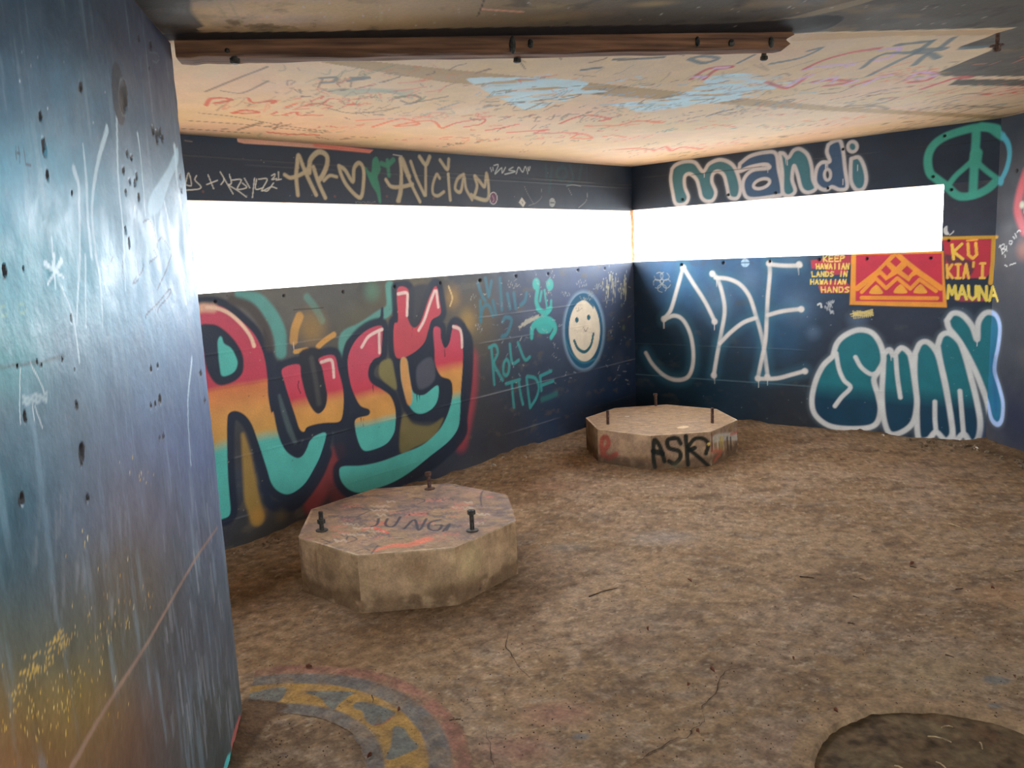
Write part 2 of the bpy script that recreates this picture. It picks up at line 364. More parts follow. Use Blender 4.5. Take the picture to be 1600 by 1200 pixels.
# black outlines and shadows first
for sh in (R_, U_, S_, T_, T2, Y_):
    LL.stroke(sh+[sh[0]], 25, BLK, 6, .97, o)
LL.fill(P('m3', [(720, 560), (860, 540), (880, 700), (905, 850), (845, 975), (790, 920), (740, 760)]), (34, 38, 46), 5, .97, o)
LL.fill(P('m3', [(480, 400), (560, 600), (600, 640), (640, 900), (700, 1050), (740, 1100), (700, 1250), (600, 1100), (545, 950), (505, 700)]), BLK, 6, .95, o)
LL.fill(P('m5', [(20, 640), (120, 680), (190, 720), (130, 790), (110, 860), (150, 960), (40, 1000), (0, 860)]), BLK, 8, .9, o)
LL.fill(P('m5', [(330, 430), (560, 300), (560, 540), (640, 560), (600, 760), (450, 780), (380, 700)]), BLK, 6, .95, o)
LL.fill(P('m5', [(400, 80), (520, 60), (470, 250), (430, 290), (400, 230)]), (50, 52, 60), 7, .9, o)
LL.stroke(P('m3', [(270, 210), (380, 250), (480, 380), (520, 520)]), 16, (70, 60, 56), 9, .8, o)
LL.stroke(P('m5', [(265, 180), (255, 240), (180, 290), (90, 370), (70, 480)]), [5, 8, 11, 14, 16], BLK, 4, 1, o)
LL.stroke(P('m5', [(90, 860), (110, 950), (180, 980), (300, 940), (360, 880)]), 18, BLK, 6, .97, o)
LL.stroke(P('m5', [(700, 270), (735, 360), (730, 560), (705, 760), (690, 860), (560, 990), (400, 1100)]), [8, 14, 16, 16, 18, 20, 14], BLK, 6, .97, o)
LL.stroke(P('m4', [(490, 700), (520, 800), (620, 818), (720, 780), (840, 620), (900, 470)]), [10, 16, 20, 20, 20, 22], BLK, 6, .97, o)
LL.stroke(P('m4', [(245, 860), (250, 600), (250, 300), (280, 210), (340, 230), (410, 350), (450, 520), (490, 700)]), [8, 10, 16, 18, 16, 14, 14, 16], BLK, 6, .97, o)
# gold and grey that shows between the letters
LL.stroke(P('m4', [(340, 340), (365, 480), (385, 640), (400, 760), (440, 900)]), [6, 16, 22, 26, 24], (164, 130, 62), 8, .85)
LL.blob(P('m4', [(440, 880)])[0], 22, (186, 134, 60), .7); LL.blob(P('m4', [(600, 880)])[0], 18, (112, 96, 60), .5)
LL.stroke(P('m3', [(585, 850), (615, 960), (655, 1080), (690, 1160)]), [5, 9, 10, 7], (78, 92, 92), 5, .75)
LL.fill(P('m5', [(255, 470), (310, 450), (330, 520), (342, 610), (300, 590), (250, 540)]), (128, 118, 70), 5, .9); LL.fill(P('m5', [(375, 745), (430, 795), (520, 805), (592, 765), (540, 865), (440, 922), (360, 945)]), (120, 108, 66), 6, .9)
LL.fill(P('m5', [(452, 490), (530, 442), (545, 560), (462, 610)]), (80, 82, 92), 6, .85, o); LL.stroke(P('m3', [(800, 600), (830, 760), (850, 900)]), 9, (76, 72, 70), 7, .7, o)
# letter bodies
def bands(*a): return [(q, c) for q, c in a]
gR = bands(((340, 602), (184, 60, 78)), ((340, 612), (206, 120, 70)), ((340, 650), ORG), ((340, 688), (196, 148, 74)), ((340, 708), MINT), ((340, 480), RED))
LL.fill(R_, RED, 2.2, 1, o, bands=gR)
LL.fill(U_, RED, 2.2, 1, o, bands=bands(((480, 560), RED), ((480, 618), (196, 60, 78)), ((480, 636), ORG), ((480, 660), (210, 152, 76))))
LL.fill(S_, RED, 2.2, 1, o, bands=bands(((590, 560), RED), ((590, 606), (194, 62, 78)), ((590, 620), ORG), ((590, 650), (208, 152, 78)), ((590, 664), MINT)))
LL.fill(T_, RED, 2.2, 1, o, bands=bands(((650, 450), (192, 70, 82)), ((650, 560), (188, 72, 80))))
LL.fill(T2, MINT, 2.2, 1, o); LL.fill(P('m5', [(365, 450), (395, 450), (410, 540), (426, 640), (420, 690), (400, 690), (380, 620), (365, 540)]), ORG, 4, .95, o)
LL.fill(Y_, RED, 2.2, 1, o, bands=bands(((710, 530), RED), ((710, 563), (196, 60, 78)), ((710, 580), ORG), ((710, 612), (208, 152, 78)), ((710, 626), MINT)))
LL.fill(P('m3', [(60, 375), (110, 370), (170, 380), (240, 430), (300, 500), (340, 580), (345, 660), (330, 710), (280, 755), (200, 780), (150, 760), (110, 700), (90, 640), (70, 520), (20, 420)]), BLK, 4, 1, o)
LL.fill(P('m3', [(185, 455), (200, 460), (215, 500), (260, 530), (290, 580), (305, 630), (290, 680), (250, 710), (200, 715), (185, 650), (175, 560), (172, 490)]), MINT, 3, 1, o)
# highlights
HI = (228, 192, 160)
LL.stroke(P('m3', [(-20, 300), (60, 262), (140, 262)]), 14, (218, 176, 144), 9, .8, o)
LL.stroke(P('m3', [(100, 258), (170, 265), (250, 300), (330, 370), (390, 450), (415, 515)]), [5, 6, 6, 6, 6, 7], HI, 2.5, .95, o)
for c, pts in (('m3', [(865, 625), (930, 610), (945, 660), (950, 725)]), ('m5', [(155, 385), (190, 330), (240, 300), (264, 290)]), ('m5', [(248, 305), (250, 415)]), ('m5', [(350, 100), (395, 95), (400, 130), (397, 215)]),
               ('m5', [(460, 295), (490, 240), (520, 150), (545, 85)]), ('m5', [(555, 85), (565, 170)]), ('m5', [(645, 275), (680, 290), (690, 330), (692, 385)])):
    LL.stroke(P(c, pts), 5.2, (226, 196, 182), 2, .95, o)
drips(LL, [(q, 12) for q in P('m5', [(425, 285), (600, 395), (150, 765), (215, 590), (450, 640), (463, 640), (163, 770)])], (24, 28, 34), o)
LL.stroke(P('m3', [(715, 750), (710, 790), (728, 835)]), 1.6, (50, 30, 36), 1, .9, o)
LL.stroke(P('m3', [(680, 275), (780, 268), (880, 260)]), 1.4, (40, 38, 34), 1, .8); drips(LL, [(P('m3', [(680, 490)])[0], 12)], (220, 190, 170))

# blurred blue-green scribble, mint figure, teal lettering
B1 = (46, 112, 128)
for pts in ([(115, 185), (140, 260), (165, 300)], [(165, 150), (185, 270)], [(205, 170), (190, 260)], [(262, 150), (275, 360)], [(312, 255), (330, 350)], [(355, 250), (368, 350)], [(130, 430), (150, 345), (185, 330), (215, 400)], [(215, 300), (235, 390)], [(280, 440), (300, 410), (340, 430), (310, 520), (275, 540)], [(400, 330), (430, 300), (440, 250)], [(130, 300), (135, 440)]):
    LL.stroke(P('m6', pts), 6.5, B1, 4, .75, id_teal)
F1 = (54, 164, 152)
LL.stroke(P('m6', [(395, 480), (440, 440), (500, 415), (560, 408)]), [5, 8, 7, 4], (176, 168, 148), 3, .85, rough=1)
for q in ((505, 188), (596, 192)): LL.blob(P('m6', [q])[0], 11, F1, 1, .7, 1.0, id_figure)
for pts, w in (([(515, 220), (505, 300), (520, 350)], 9), ([(560, 230), (570, 300), (580, 370)], 4), ([(605, 300), (600, 360), (570, 395)], 5), ([(515, 350), (560, 380), (600, 350)], 9), ([(540, 240), (530, 300)], 5)):
    LL.stroke(P('m6', pts), w, F1, 3, .95, id_figure)
LL.stroke(P('m6', [(475, 545), (480, 480), (520, 440), (560, 425), (610, 440), (632, 490), (605, 545)]), [8, 10, 12, 12, 11, 10, 8], F1, 3, .95, id_figure); LL.fill(P('m6', [(500, 450), (560, 425), (620, 450), (600, 510), (560, 520), (520, 510)]), F1, 3, .9, id_figure)
C1 = (52, 138, 134)
for pts in ([(205, 610), (212, 700), (225, 860)], [(190, 612), (232, 598), (248, 650), (222, 715), (248, 775), (280, 832)], [(305, 690), (288, 720), (285, 780), (305, 800), (322, 770), (322, 715), (305, 690)], [(328, 590), (345, 715), (388, 698)], [(382, 580), (428, 692), (462, 676)],
            [(303, 856), (395, 828)], [(342, 850), (348, 930), (356, 1012)], [(388, 835), (400, 920), (416, 992)], [(440, 815), (452, 920), (464, 1015)], [(445, 805), (500, 820), (522, 880), (505, 950), (468, 1010)], [(532, 805), (540, 900)], [(530, 805), (605, 770)], [(540, 866), (620, 836)]):
    LL.stroke(P('m6', pts), 5.5, C1, 2.2, .92, id_roll)
LL.stroke(P('m6', [(545, 960), (590, 945), (640, 922)]), 9, (46, 110, 106), 6, .7, id_roll)

# smiley
def ell(c, x, y, rx, ry, rot=0, n=20):
    return P(c, [(x+rx*math.cos(t)*math.cos(rot)-ry*math.sin(t)*math.sin(rot), y+rx*math.cos(t)*math.sin(rot)+ry*math.sin(t)*math.cos(rot)) for t in np.linspace(0, 2*math.pi, n, endpoint=False)])
LL.fill(ell('m6', 824, 500, 142, 268), (128, 152, 168), 9, .75); LL.fill(ell('m6', 823, 500, 126, 252), (16, 78, 104), 2.5, 1, id_smile)
LL.fill(ell('m6', 828, 500, 104, 206), (206, 190, 164), 2.5, 1, id_smile)
LL.stroke(P('m6', [(700, 560), (745, 660), (820, 715), (900, 690)]), 3, (70, 130, 140), 2, .5, id_smile)
LL.stroke(P('m6', [(780, 300), (830, 285), (880, 330), (885, 350)]), [5, 5, 4, 2], (16, 78, 104), 2, 1, id_smile)
LL.fill(ell('m6', 777, 428, 11, 19), (16, 78, 92), 1.4, 1, id_smile); LL.fill(ell('m6', 856, 411, 11, 19), (16, 78, 92), 1.4, 1, id_smile)
LL.stroke(P('m6', [(760, 568), (785, 620), (830, 642), (870, 600), (888, 522)]), 5.2, (16, 82, 92), 1.6, 1, id_smile)
scribble(LL, P('m6', [(765, 500)])[0], 9, 3, 7, (150, 138, 120), 1, 3, id_smile, .6); LL.stroke(P('m6', [(822, 478), (835, 505), (850, 480)]), 1.2, (50, 48, 46), 1, .8, id_smile); scribble(LL, P('m6', [(770, 360)])[0], 3, 4, 7, (110, 104, 94), 1, 5, id_smile, .6)
# scratches and chalky drips
r = random.Random(4)
for k in range(150):
    x, y = r.uniform(735, 985), 0; y = r.uniform(418, 600) if x > 760 else r.uniform(440, 520)
    if 880 < x < 945 and 455 < y < 580: continue
    L = r.uniform(2, 8); an = r.uniform(0, 6.3)
    LL.stroke([(x, y), (x+L*math.cos(an)*.6, y+L*math.sin(an))], r.uniform(.8, 1.6), r.choice([(176, 172, 156), (150, 160, 168), (120, 124, 126)]), 1, r.uniform(.4, .85), curve=False)
for k in range(26):
    x = r.uniform(940, 984); y = r.uniform(424, 445); LL.stroke([(x, y), (x+r.uniform(-2, 2), y+8), (x+r.uniform(-2, 2), y+r.uniform(12, 42))], 1.2, (168, 160, 128), 1, .75)
for k in range(8): scribble(LL, (r.uniform(770, 960), r.uniform(425, 470)), r.randint(2, 5), r.uniform(3, 6), 12, (150, 150, 142), 1.1, 60+k, 0, .6)
LL.blob(P('m6', [(1090, 480)])[0], 7, (104, 116, 84), .8); LL.blob(P('m6', [(1078, 330)])[0], 5, (120, 124, 96), .7)
for k in range(60):
    x = r.uniform(330, 760); y = r.uniform(460, 850); LL.blob((x, y), r.uniform(1, 2.4), r.choice([(160, 150, 120), (30, 30, 30)]), .6)
for q in P('m3', [(155, 220), (615, 180), (1010, 155)])+P('m5', [(330, 62), (575, 42), (790, 27)])+P('m6', [(125, 165), (370, 135), (585, 120), (785, 95), (965, 85)]): LL.hole(q, 2.4)
LL.stroke(P('m6', [(1168, 300), (1170, 600), (1174, 960)]), 1.2, (96, 96, 90), 1, .5)

# lintel tags
TW = (206, 204, 190)
for pts in ([(82, 392), (106, 304), (126, 386), (92, 386)], [(160, 322), (150, 352), (188, 392), (176, 412), (92, 420)], [(238, 316), (276, 410)], [(230, 382), (302, 354)], [(320, 296), (346, 346), (326, 382)], [(382, 314), (396, 372), (372, 384)], [(346, 340), (376, 392), (408, 446)], [(376, 386), (440, 424), (497, 466)],
            [(400, 352), (462, 350), (436, 412), (500, 402), (470, 372)], [(484, 340), (520, 404)], [(552, 340), (538, 470)], [(566, 346), (560, 412), (612, 404)], [(580, 346), (638, 346), (600, 424), (664, 398), (702, 408)], [(610, 420), (640, 424), (680, 372)], [(668, 322), (690, 310), (686, 330), (670, 348), (702, 342)], [(714, 296), (716, 350)], [(700, 352), (732, 346)]):
    LU.stroke(P('k7', pts), 2.0, TW, 1.1, .95, id_thin)
CR = (194, 178, 144)
for pts, w in (([(845, 452), (834, 330), (840, 250), (850, 185), (880, 260), (920, 350), (968, 450)], 7), ([(756, 316), (800, 336), (880, 306), (925, 262)], 6), ([(922, 300), (930, 215), (985, 162), (1038, 185), (1042, 245), (1012, 322), (985, 352)], 8), ([(950, 265), (985, 370), (1030, 470)], 7), ([(1020, 356), (1060, 322), (1108, 330)], 5),
               ([(1125, 258), (1165, 285), (1216, 362), (1225, 272), (1258, 236), (1286, 270), (1290, 350), (1268, 470), (1185, 400), (1140, 320), (1122, 258)], 6.5), ([(1440, 350), (1475, 395), (1540, 398), (1620, 380)], 6), ([(1530, 492), (1546, 400), (1546, 205), (1600, 330)], 6)):
    LU.stroke(P('k7', pts), w, CR, 3.2, .95, id_cream)
for pts, w in (([(5, 480), (20, 420), (30, 290), (22, 200), (60, 290), (110, 400), (152, 484)], 6), ([(92, 222), (130, 330), (182, 440)], 6), ([(190, 240), (190, 440)], 5.5), ([(150, 190), (190, 240), (216, 190)], 7), ([(282, 330), (262, 306), (238, 370), (238, 430), (270, 446), (310, 420)], 5), ([(338, 305), (345, 400), (352, 472)], 6), ([(285, 212), (332, 272), (342, 206)], 6),
               ([(440, 305), (400, 335), (384, 400), (420, 418), (442, 320), (456, 400), (495, 470)], 5.5), ([(508, 455), (528, 380), (512, 318), (545, 352), (578, 384), (590, 300), (604, 390), (596, 470), (530, 462), (490, 440)], 6)):
    LU.stroke(P('k8', pts), w, CR, 3.0, .93, id_cream)
LU.fill(P('k7', [(1296, 262), (1340, 300), (1350, 215), (1382, 198), (1404, 280), (1384, 330), (1400, 400), (1408, 500), (1392, 500), (1376, 440), (1340, 380)]), (54, 138, 108), 3.5, .95, id_greenheart); LU.stroke(P('k7', [(1410, 240), (1450, 250), (1490, 215)]), 8, (54, 138, 108), 4, .9, id_greenheart); LU.stroke(P('k7', [(1450, 220), (1460, 320)]), 7, (54, 138, 108), 4, .9, id_greenheart)
for pts in ([(616, 262), (624, 286)], [(630, 258), (636, 280)], [(640, 246), (668, 244), (646, 302), (690, 262), (694, 296), (716, 258)], [(764, 258), (738, 276), (778, 286), (722, 302), (712, 304)], [(786, 300), (802, 258), (828, 290), (846, 254), (862, 300)], [(866, 258), (864, 280)], [(876, 256), (872, 278)]):
    LU.stroke(P('k8', pts), 2.1, (186, 194, 194), 1.2, .9, id_jus)
for pts in ([(980, 250), (985, 330)], [(1020, 260), (1002, 420)], [(1060, 270), (1100, 260), (1120, 310), (1080, 340), (1050, 310), (1060, 270)], [(1140, 250), (1160, 330), (1120, 380)], [(1200, 340), (1215, 250)]): LU.stroke(P('k8', pts), 6, (44, 76, 84), 4, .7)
LU.stroke(P('k8', [(1250, 260), (1255, 440)]), 4, (40, 70, 84), 3, .7)
for pts in ([(840, 385), (860, 430), (900, 500)], [(950, 400), (955, 450), (920, 490), (870, 510)], [(1115, 382), (1160, 374), (1210, 384)], [(1130, 400), (1150, 440)], [(1255, 420), (1245, 480), (1195, 526)]): LU.stroke(P('k8', pts), 1.3, (140, 142, 136), 1, .6)
LU.fill(ell('k8', 635, 462, 27, 42), (206, 200, 200), 1, 1, id_stk); LU.fill(ell('k8', 635, 462, 22, 36), (104, 62, 88), 1, 1, id_stk); LU.stroke(P('k8', [(628, 445), (640, 470), (632, 485)]), 2, (190, 150, 170), 1, .8, id_stk)
LU.fill(P('k8', [(822, 456), (848, 492), (832, 522), (802, 490)]), (206, 200, 186), 1, 1, id_stk2, curve=False); LU.stroke(P('k8', [(824, 484), (830, 496)]), 2, (90, 88, 84), 1, .9, id_stk2)
LU.fill(ell('k8', 1022, 490, 20, 30), (150, 154, 152), 1, 1, id_stk3); LU.stroke(P('k8', [(1010, 492), (1034, 492)]), 2, (60, 60, 62), 1, .9, id_stk3)
for q in P('k7', [(205, 430), (1095, 462), (1447, 462)])+P('k8', [(243, 462)]): LU.stroke([q], 4.5, (120, 76, 70), 1.5, .8)
scribble(LU, P('k7', [(1235, 502)])[0], 9, 3.8, 4, (120, 122, 120), 1, 9, 0, .8)
for k in range(50):
    LU.stroke([(r.uniform(300, 985), r.uniform(240, 322))], r.uniform(1, 1.8), (150, 152, 148), 1, r.uniform(.3, .8))
# the ceiling paint laps onto the wall top in salmon
LU.fill(P('k7', [(430, 60), (700, 85), (1100, 118), (1352, 150), (1330, 168), (1100, 146), (700, 118), (480, 105), (440, 95)]), (224, 168, 140), 1.3, 1, 0, False); LU.fill(P('k7', [(940, 100), (1352, 148), (1330, 168), (1100, 146), (960, 128)]), (232, 120, 96), 5, .9, 0, False)
LU.stroke(P('k7', [(80, 85), (130, 92)]), 2, (150, 130, 116), 1.5, .6); LU.stroke(P('k7', [(1490, 180), (1550, 190)]), 2, (190, 180, 170), 1.5, .8)
LU.stroke([(988, 262), (988, 284)], 2, (150, 132, 132), 1, .7, curve=False); LU.stroke([(988, 300), (988, 328)], 2, (150, 132, 132), 1, .7, curve=False)
LU.blob((700, 325), 420, (80, 84, 90), .25)

TW_ = .22                                                       # wall thickness
def hexa(x0, x1, y0, y1, z00, z01, zt0, zt1, along='y'):
    """box whose bottom/top heights change from the first to the second end"""
    if along == 'y': lo = [(x0, y0, z00), (x1, y0, z00), (x1, y1, z01), (x0, y1, z01)]; hi = [(x0, y0, zt0), (x1, y0, zt0), (x1, y1, zt1), (x0, y1, zt1)]
    else: lo = [(x0, y0, z00), (x1, y0, z01), (x1, y1, z01), (x0, y1, z00)]; hi = [(x0, y0, zt0), (x1, y0, zt1), (x1, y1, zt1), (x0, y1, zt0)]
    return lo+hi
E1 = -.025
wall_left_solids = [hexa(-TW_, E1, YL0, .0, -.05, -.05, Lb(YL0), Lb(0)), hexa(-TW_, E1, YL0, 0, Lt(YL0), Lt(0), 2.4, 2.4), hexa(-TW_, E1, YL0, YSL, Lb(YL0), Lb(YSL), Lt(YL0), Lt(YSL))]
surface('wall_left', [LL, LU, LM], MAT_WALL, wall_left_solids, (172, 150, 128), kind='structure')

# ------------------------------------------------------------------ wall_back: shorter wall with the second slit
XR1 = 2.85225
Rb = lambda u: 1.5-0.13048 + 0.00237*u
Rt_ = lambda u: 1.5+0.33047 + 0.00374*u
Rc = lambda u: ceil_z(u, 0*u)
us = spread(0.0, XR1, stepper(Ovec, Xv, 1.3, 1.3))
RL = Canvas(Ovec, Xv, _z0, *grid(us, lambda u: 0*u-.03, Rb, 240), base=(27, 42, 57))
RU = Canvas(Ovec, Xv, _z0, *grid(us, Rt_, Rc, 85), base=(36, 48, 64))
XS1 = float(RU.uv(np.array([(1473.0, 340.0)]))[0, 0])           # right end of the slit
RM = Canvas(Ovec, Xv, _z0, *grid(spread(XS1, XR1, stepper(Ovec, Xv, 1.3, 1.3)), Rb, Rt_, 90), base=(54, 58, 70))
WR = Multi(RL, RU, RM)
id_mandi = piece('graffiti_lettering', 'rounded teal and blue letters with white outline above the slit')
id_peace = piece('peace_sign', 'mint green sprayed peace sign at the corner')
id_spe = piece('graffiti_lettering', 'three tall thin off-white sprayed letters with blue haze')
id_keep = piece('painted_slogan', 'small yellow five-line capitals on red patches')
id_flag = piece('painted_banner', 'red panel with orange mountain and zigzag motif in orange frame')
id_ku = piece('painted_banner', 'red panel with three lines of yellow capitals and yellow edge')
id_sunny = piece('graffiti_lettering', 'dark teal bubble letters with white outline down to the floor')
id_stk4 = piece('sticker', 'small round pale blue sticker under the slit')
id_ys = piece('graffiti_tag', 'small pale yellow scratched tag below the mountain panel')
id_fl = piece('graffiti_flower', 'thin chalk outline of a flower near the corner')

RL.blob((1080, 600), 170, (10, 44, 60), .85); RL.blob((1180, 420), 150, (42, 84, 118), .85, 0, 1.5); RL.blob((1060, 430), 80, (50, 102, 142), .75); RL.blob((1220, 520), 80, (30, 76, 106), .75)
RL.blob((1400, 540), 200, (44, 50, 64), .75); RL.blob((1540, 560), 90, (56, 58, 64), .7); RL.blob((1240, 650), 120, (38, 40, 42), .7)
for x, y, rr_ in ((1120, 470, 46), (1240, 400, 34), (1245, 480, 44), (1170, 440, 36), (1340, 500, 24), (1270, 520, 18), (1500, 500, 26), (1400, 640, 40)): RL.blob((x, y), rr_, (96, 120, 146), .45)
RL.mottle(.2, 7, 10, 14); RU.mottle(.2, 4, 8, 15); RM.mottle(.2, 7, 10, 16); RL.mottle(.5, 8, 12, 22, (64, 66, 66), .62, .82); RM.mottle(.4, 10, 12, 23, (84, 82, 78), .6, .8)
RL.ridge(float(RL.uv(np.array([(1345., 609.)]))[0, 1]), .004, .002, (104, 132, 138), .5, 71); RL.ridge(float(RL.uv(np.array([(1450., 555.)]))[0, 1]), .004, .002, (74, 92, 98), .4, 72)
RU.ridge(float(RU.uv(np.array([(1390., 236.)]))[0, 1]), .004, .002, (90, 92, 94), .5, 73); RU.ridge(float(RU.uv(np.array([(1100., 268.)]))[0, 1]), .003, -.002, (24, 28, 32), .6, 74)

# rounded letters over the slit
WO, TB, BB = (198, 194, 194), (64, 112, 124), (58, 86, 116)
m_ = P('m1', [(350, 420), (380, 388), (450, 362), (530, 370), (592, 440), (640, 380), (720, 348), (800, 370), (850, 430), (885, 560), (862, 645), (800, 640), (780, 560), (755, 470), (710, 438), (670, 460), (662, 520), (692, 600), (670, 662), (620, 672), (580, 640), (560, 560), (540, 500), (490, 458), (450, 480), (450, 560), (478, 640), (450, 692), (380, 692), (355, 600), (340, 500)])
a_ = P('m1', [(880, 380), (960, 320), (1080, 290), (1160, 300), (1182, 420), (1212, 600), (1150, 632), (960, 652), (908, 590), (912, 500), (980, 430), (1108, 412), (1070, 385), (960, 405), (880, 436)])
n_ = P('m1', [(1192, 296), (1222, 300), (1258, 332), (1300, 276), (1350, 264), (1410, 310), (1440, 400), (1450, 500), (1474, 572), (1410, 604), (1360, 570), (1330, 460), (1302, 395), (1288, 500), (1312, 592), (1262, 632), (1215, 600), (1212, 450)])
d_ = P('m2', [(70, 232), (110, 206), (162, 200), (186, 280), (202, 420), (218, 560), (160, 582), (100, 560), (60, 582), (10, 572), (-30, 520), (-20, 420), (20, 370), (82, 362), (60, 290)])
i_ = P('m2', [(250, 340), (310, 330), (350, 400), (368, 500), (345, 572), (290, 582), (250, 520), (245, 420)])
o = id_mandi
for sh in (m_, a_, n_, d_, i_): RU.stroke(sh+[sh[0]], 9, (92, 104, 112), 7, .55)
for sh, c in ((m_, TB), (a_, BB), (n_, (60, 112, 124)), (d_, BB), (i_, TB)):
    RU.fill(sh, c, 2, 1, o); RU.stroke(sh+[sh[0]], 5.6, WO, 2.6, .97, o)
dot = ell('m2', 260, 246, 36, 40); RU.fill(dot, TB, 2, 1, o); RU.stroke(dot+[dot[0]], 5.2, WO, 2.4, .97, o)
hl = ell('m1', 1050, 535, 66, 34, -.35); RU.fill(hl, (46, 56, 68), 2, 1, o); RU.stroke(hl+[hl[0]], 5, WO, 2.4, .95, o)
hl = ell('m2', 65, 465, 24, 42); RU.fill(hl, (46, 56, 68), 1.5, 1, o); RU.stroke(hl+[hl[0]], 4.6, WO, 2.2, .95, o)
RU.stroke(P('m1', [(870, 440), (950, 412), (1080, 384), (1112, 402)]), 5, WO, 2.4, .95, o)
drips(RU, [(q, 9) for q in P('m1', [(600, 440), (1100, 405), (1240, 340), (1250, 345), (1548, 385), (1558, 385)])+P('m2', [(50, 385), (65, 385), (300, 390), (185, 500)])], WO, o, 1.6)
RU.stroke(P('m1', [(500, 468), (700, 440), (880, 422), (1050, 400)]), 1.2, (34, 38, 42), 1, .7, o)
# peace sign, which runs on over the corner
def peace(cv, cc, cc2):
    o = id_peace
    cv.stroke(P('z2', [(930, 930), (880, 920), (780, 1010), (650, 1075), (500, 1105), (400, 1080), (300, 990), (180, 900), (100, 830), (72, 700), (92, 580), (160, 480), (280, 400), (450, 340), (640, 295), (800, 300), (900, 365), (950, 400)]), 12, cc, 4, .95, o)
    cv.stroke(P('z2', [(960, 400), (1015, 490), (1030, 620), (995, 780), (925, 925)]), [9, 10, 10, 10, 9], cc2, 4, .9, o)
    for pts, w in (([(640, 320), (635, 470), (622, 640), (612, 850), (600, 1085)], 12), ([(600, 680), (500, 770), (400, 860), (330, 950)], 8), ([(670, 720), (760, 800), (880, 890)], 7.5), ([(640, 600), (625, 720)], 17), ([(700, 280), (860, 300), (900, 330)], 12)): cv.stroke(P('z2', pts), w, cc, 4, .95, o)
peace(WR, (70, 166, 146), (70, 166, 146))
# three tall letters
o = id_spe
for pts in ([(375, 160), (330, 320), (290, 450), (245, 510), (310, 485), (370, 510), (420, 600), (442, 720), (436, 830), (400, 900), (320, 915), (240, 880), (170, 810), (125, 735)], [(375, 160), (430, 250), (520, 390), (585, 520)], [(565, 200), (605, 240), (640, 350), (652, 460), (630, 600), (600, 760), (580, 880)],
            [(590, 230), (680, 240), (760, 280), (820, 360), (860, 480), (890, 580), (915, 700), (940, 890)], [(620, 670), (700, 590), (780, 530), (860, 500)], [(950, 135), (955, 200), (942, 350), (935, 480), (925, 650), (900, 780), (875, 900)], [(955, 142), (1050, 150), (1160, 150)], [(940, 482), (1040, 455), (1165, 440)], [(872, 908), (1000, 905), (1100, 880), (1190, 855)]):
    q = P('m7', pts); RL.stroke(q, 20, (54, 112, 130), 16, .35); RL.stroke(q, 6.2, (204, 196, 186), 3.2, .97, o)
for q in P('m7', [(1150, 142), (375, 165), (570, 205), (245, 508), (580, 885), (875, 905), (938, 895), (1165, 442), (1190, 857), (950, 135), (585, 525)]): RL.blob(q, 6.5, (208, 200, 190), .95, .5, 1, o)
drips(RL, [(q, 12) for q in P('m7', [(240, 520), (248, 520), (584, 530), (583, 890), (1146, 160), (878, 915), (940, 900), (600, 240)])], (206, 198, 186), o, 1.4)
RL.fill(ell('m7', 790, 132, 28, 28), (150, 178, 196), 1.2, 1, id_stk4); RL.stroke(P('m7', [(765, 132), (815, 130)]), 1.8, (60, 92, 120), 1, .9, id_stk4, False); RL.stroke(P('m7', [(790, 108), (790, 156)]), 1, (80, 110, 136), 1, .8, id_stk4, False)
for k in range(5):
    t = k*1.256+.3; RL.stroke(ell('m7', 232+34*math.cos(t), 258+44*math.sin(t), 26, 30, t, 8), 1.2, (150, 148, 136), 1, .75, id_fl)
RL.stroke(ell('m7', 232, 255, 12, 14, 0, 8), 1.2, (160, 156, 142), 1, .8, id_fl)
# slogan, mountain panel, second panel
YEL, YE2, PRED = (226, 196, 92), (222, 146, 48), (192, 46, 66)
for pl in ([(35, 235), (345, 185), (345, 260), (300, 300), (40, 298)], [(150, 300), (320, 300), (320, 345), (160, 345)], [(110, 395), (300, 390), (345, 440), (335, 488), (115, 488), (95, 440)]): RL.fill(P('n7', pl), (180, 52, 66), 2, .92, id_keep, False)
for wd, qd in (('KEEP', [(132, 198), (302, 196), (296, 240), (134, 244)]), ('HAWAIIAN', [(76, 262), (336, 258), (332, 302), (80, 300)]), ('LANDS IN', [(42, 324), (322, 320), (316, 360), (46, 360)]), ('HAWAIIAN', [(34, 384), (312, 384), (306, 420), (34, 420)]), ('HANDS', [(116, 442), (336, 442), (334, 484), (120, 484)])):
    text(RL, 'n7', wd, qd, 9, YEL, id_keep)
o = id_flag
RL.fill(P('n7', [(350, 182), (700, 168), (1072, 150), (1078, 350), (1098, 602), (700, 592), (338, 580), (346, 380)]), YE2, 1.8, 1, o, False)
RL.fill(P('n7', [(388, 192), (1058, 178), (1066, 560), (384, 552)]), PRED, 1.8, 1, o, False)
OR2 = (224, 142, 46)
RL.fill(P('n7', [(660, 190), (745, 190), (890, 330), (830, 360), (800, 400), (710, 338), (620, 392), (580, 350), (530, 330)]), OR2, 1.5, 1, o, False)
RL.stroke(P('n7', [(398, 452), (560, 325), (690, 205)]), 8.5, OR2, 1.6, 1, o, False); RL.stroke(P('n7', [(720, 205), (880, 330), (1050, 450)]), 8.5, OR2, 1.6, 1, o, False)
for dm in ([(697, 203), (742, 245), (700, 286), (654, 245)], [(622, 270), (666, 316), (630, 356), (584, 310)], [(786, 275), (832, 315), (796, 356), (744, 315)]): RL.fill(P('n7', dm), PRED, 1.3, 1, o, False)
RL.stroke(P('n7', [(432, 482), (540, 372), (622, 452), (710, 372), (812, 456), (884, 384), (1012, 474)]), 5.6, OR2, 1.4, 1, o, False)
RL.stroke(P('n7', [(432, 526), (1020, 530)]), 6.2, OR2, 1.4, 1, o, False)
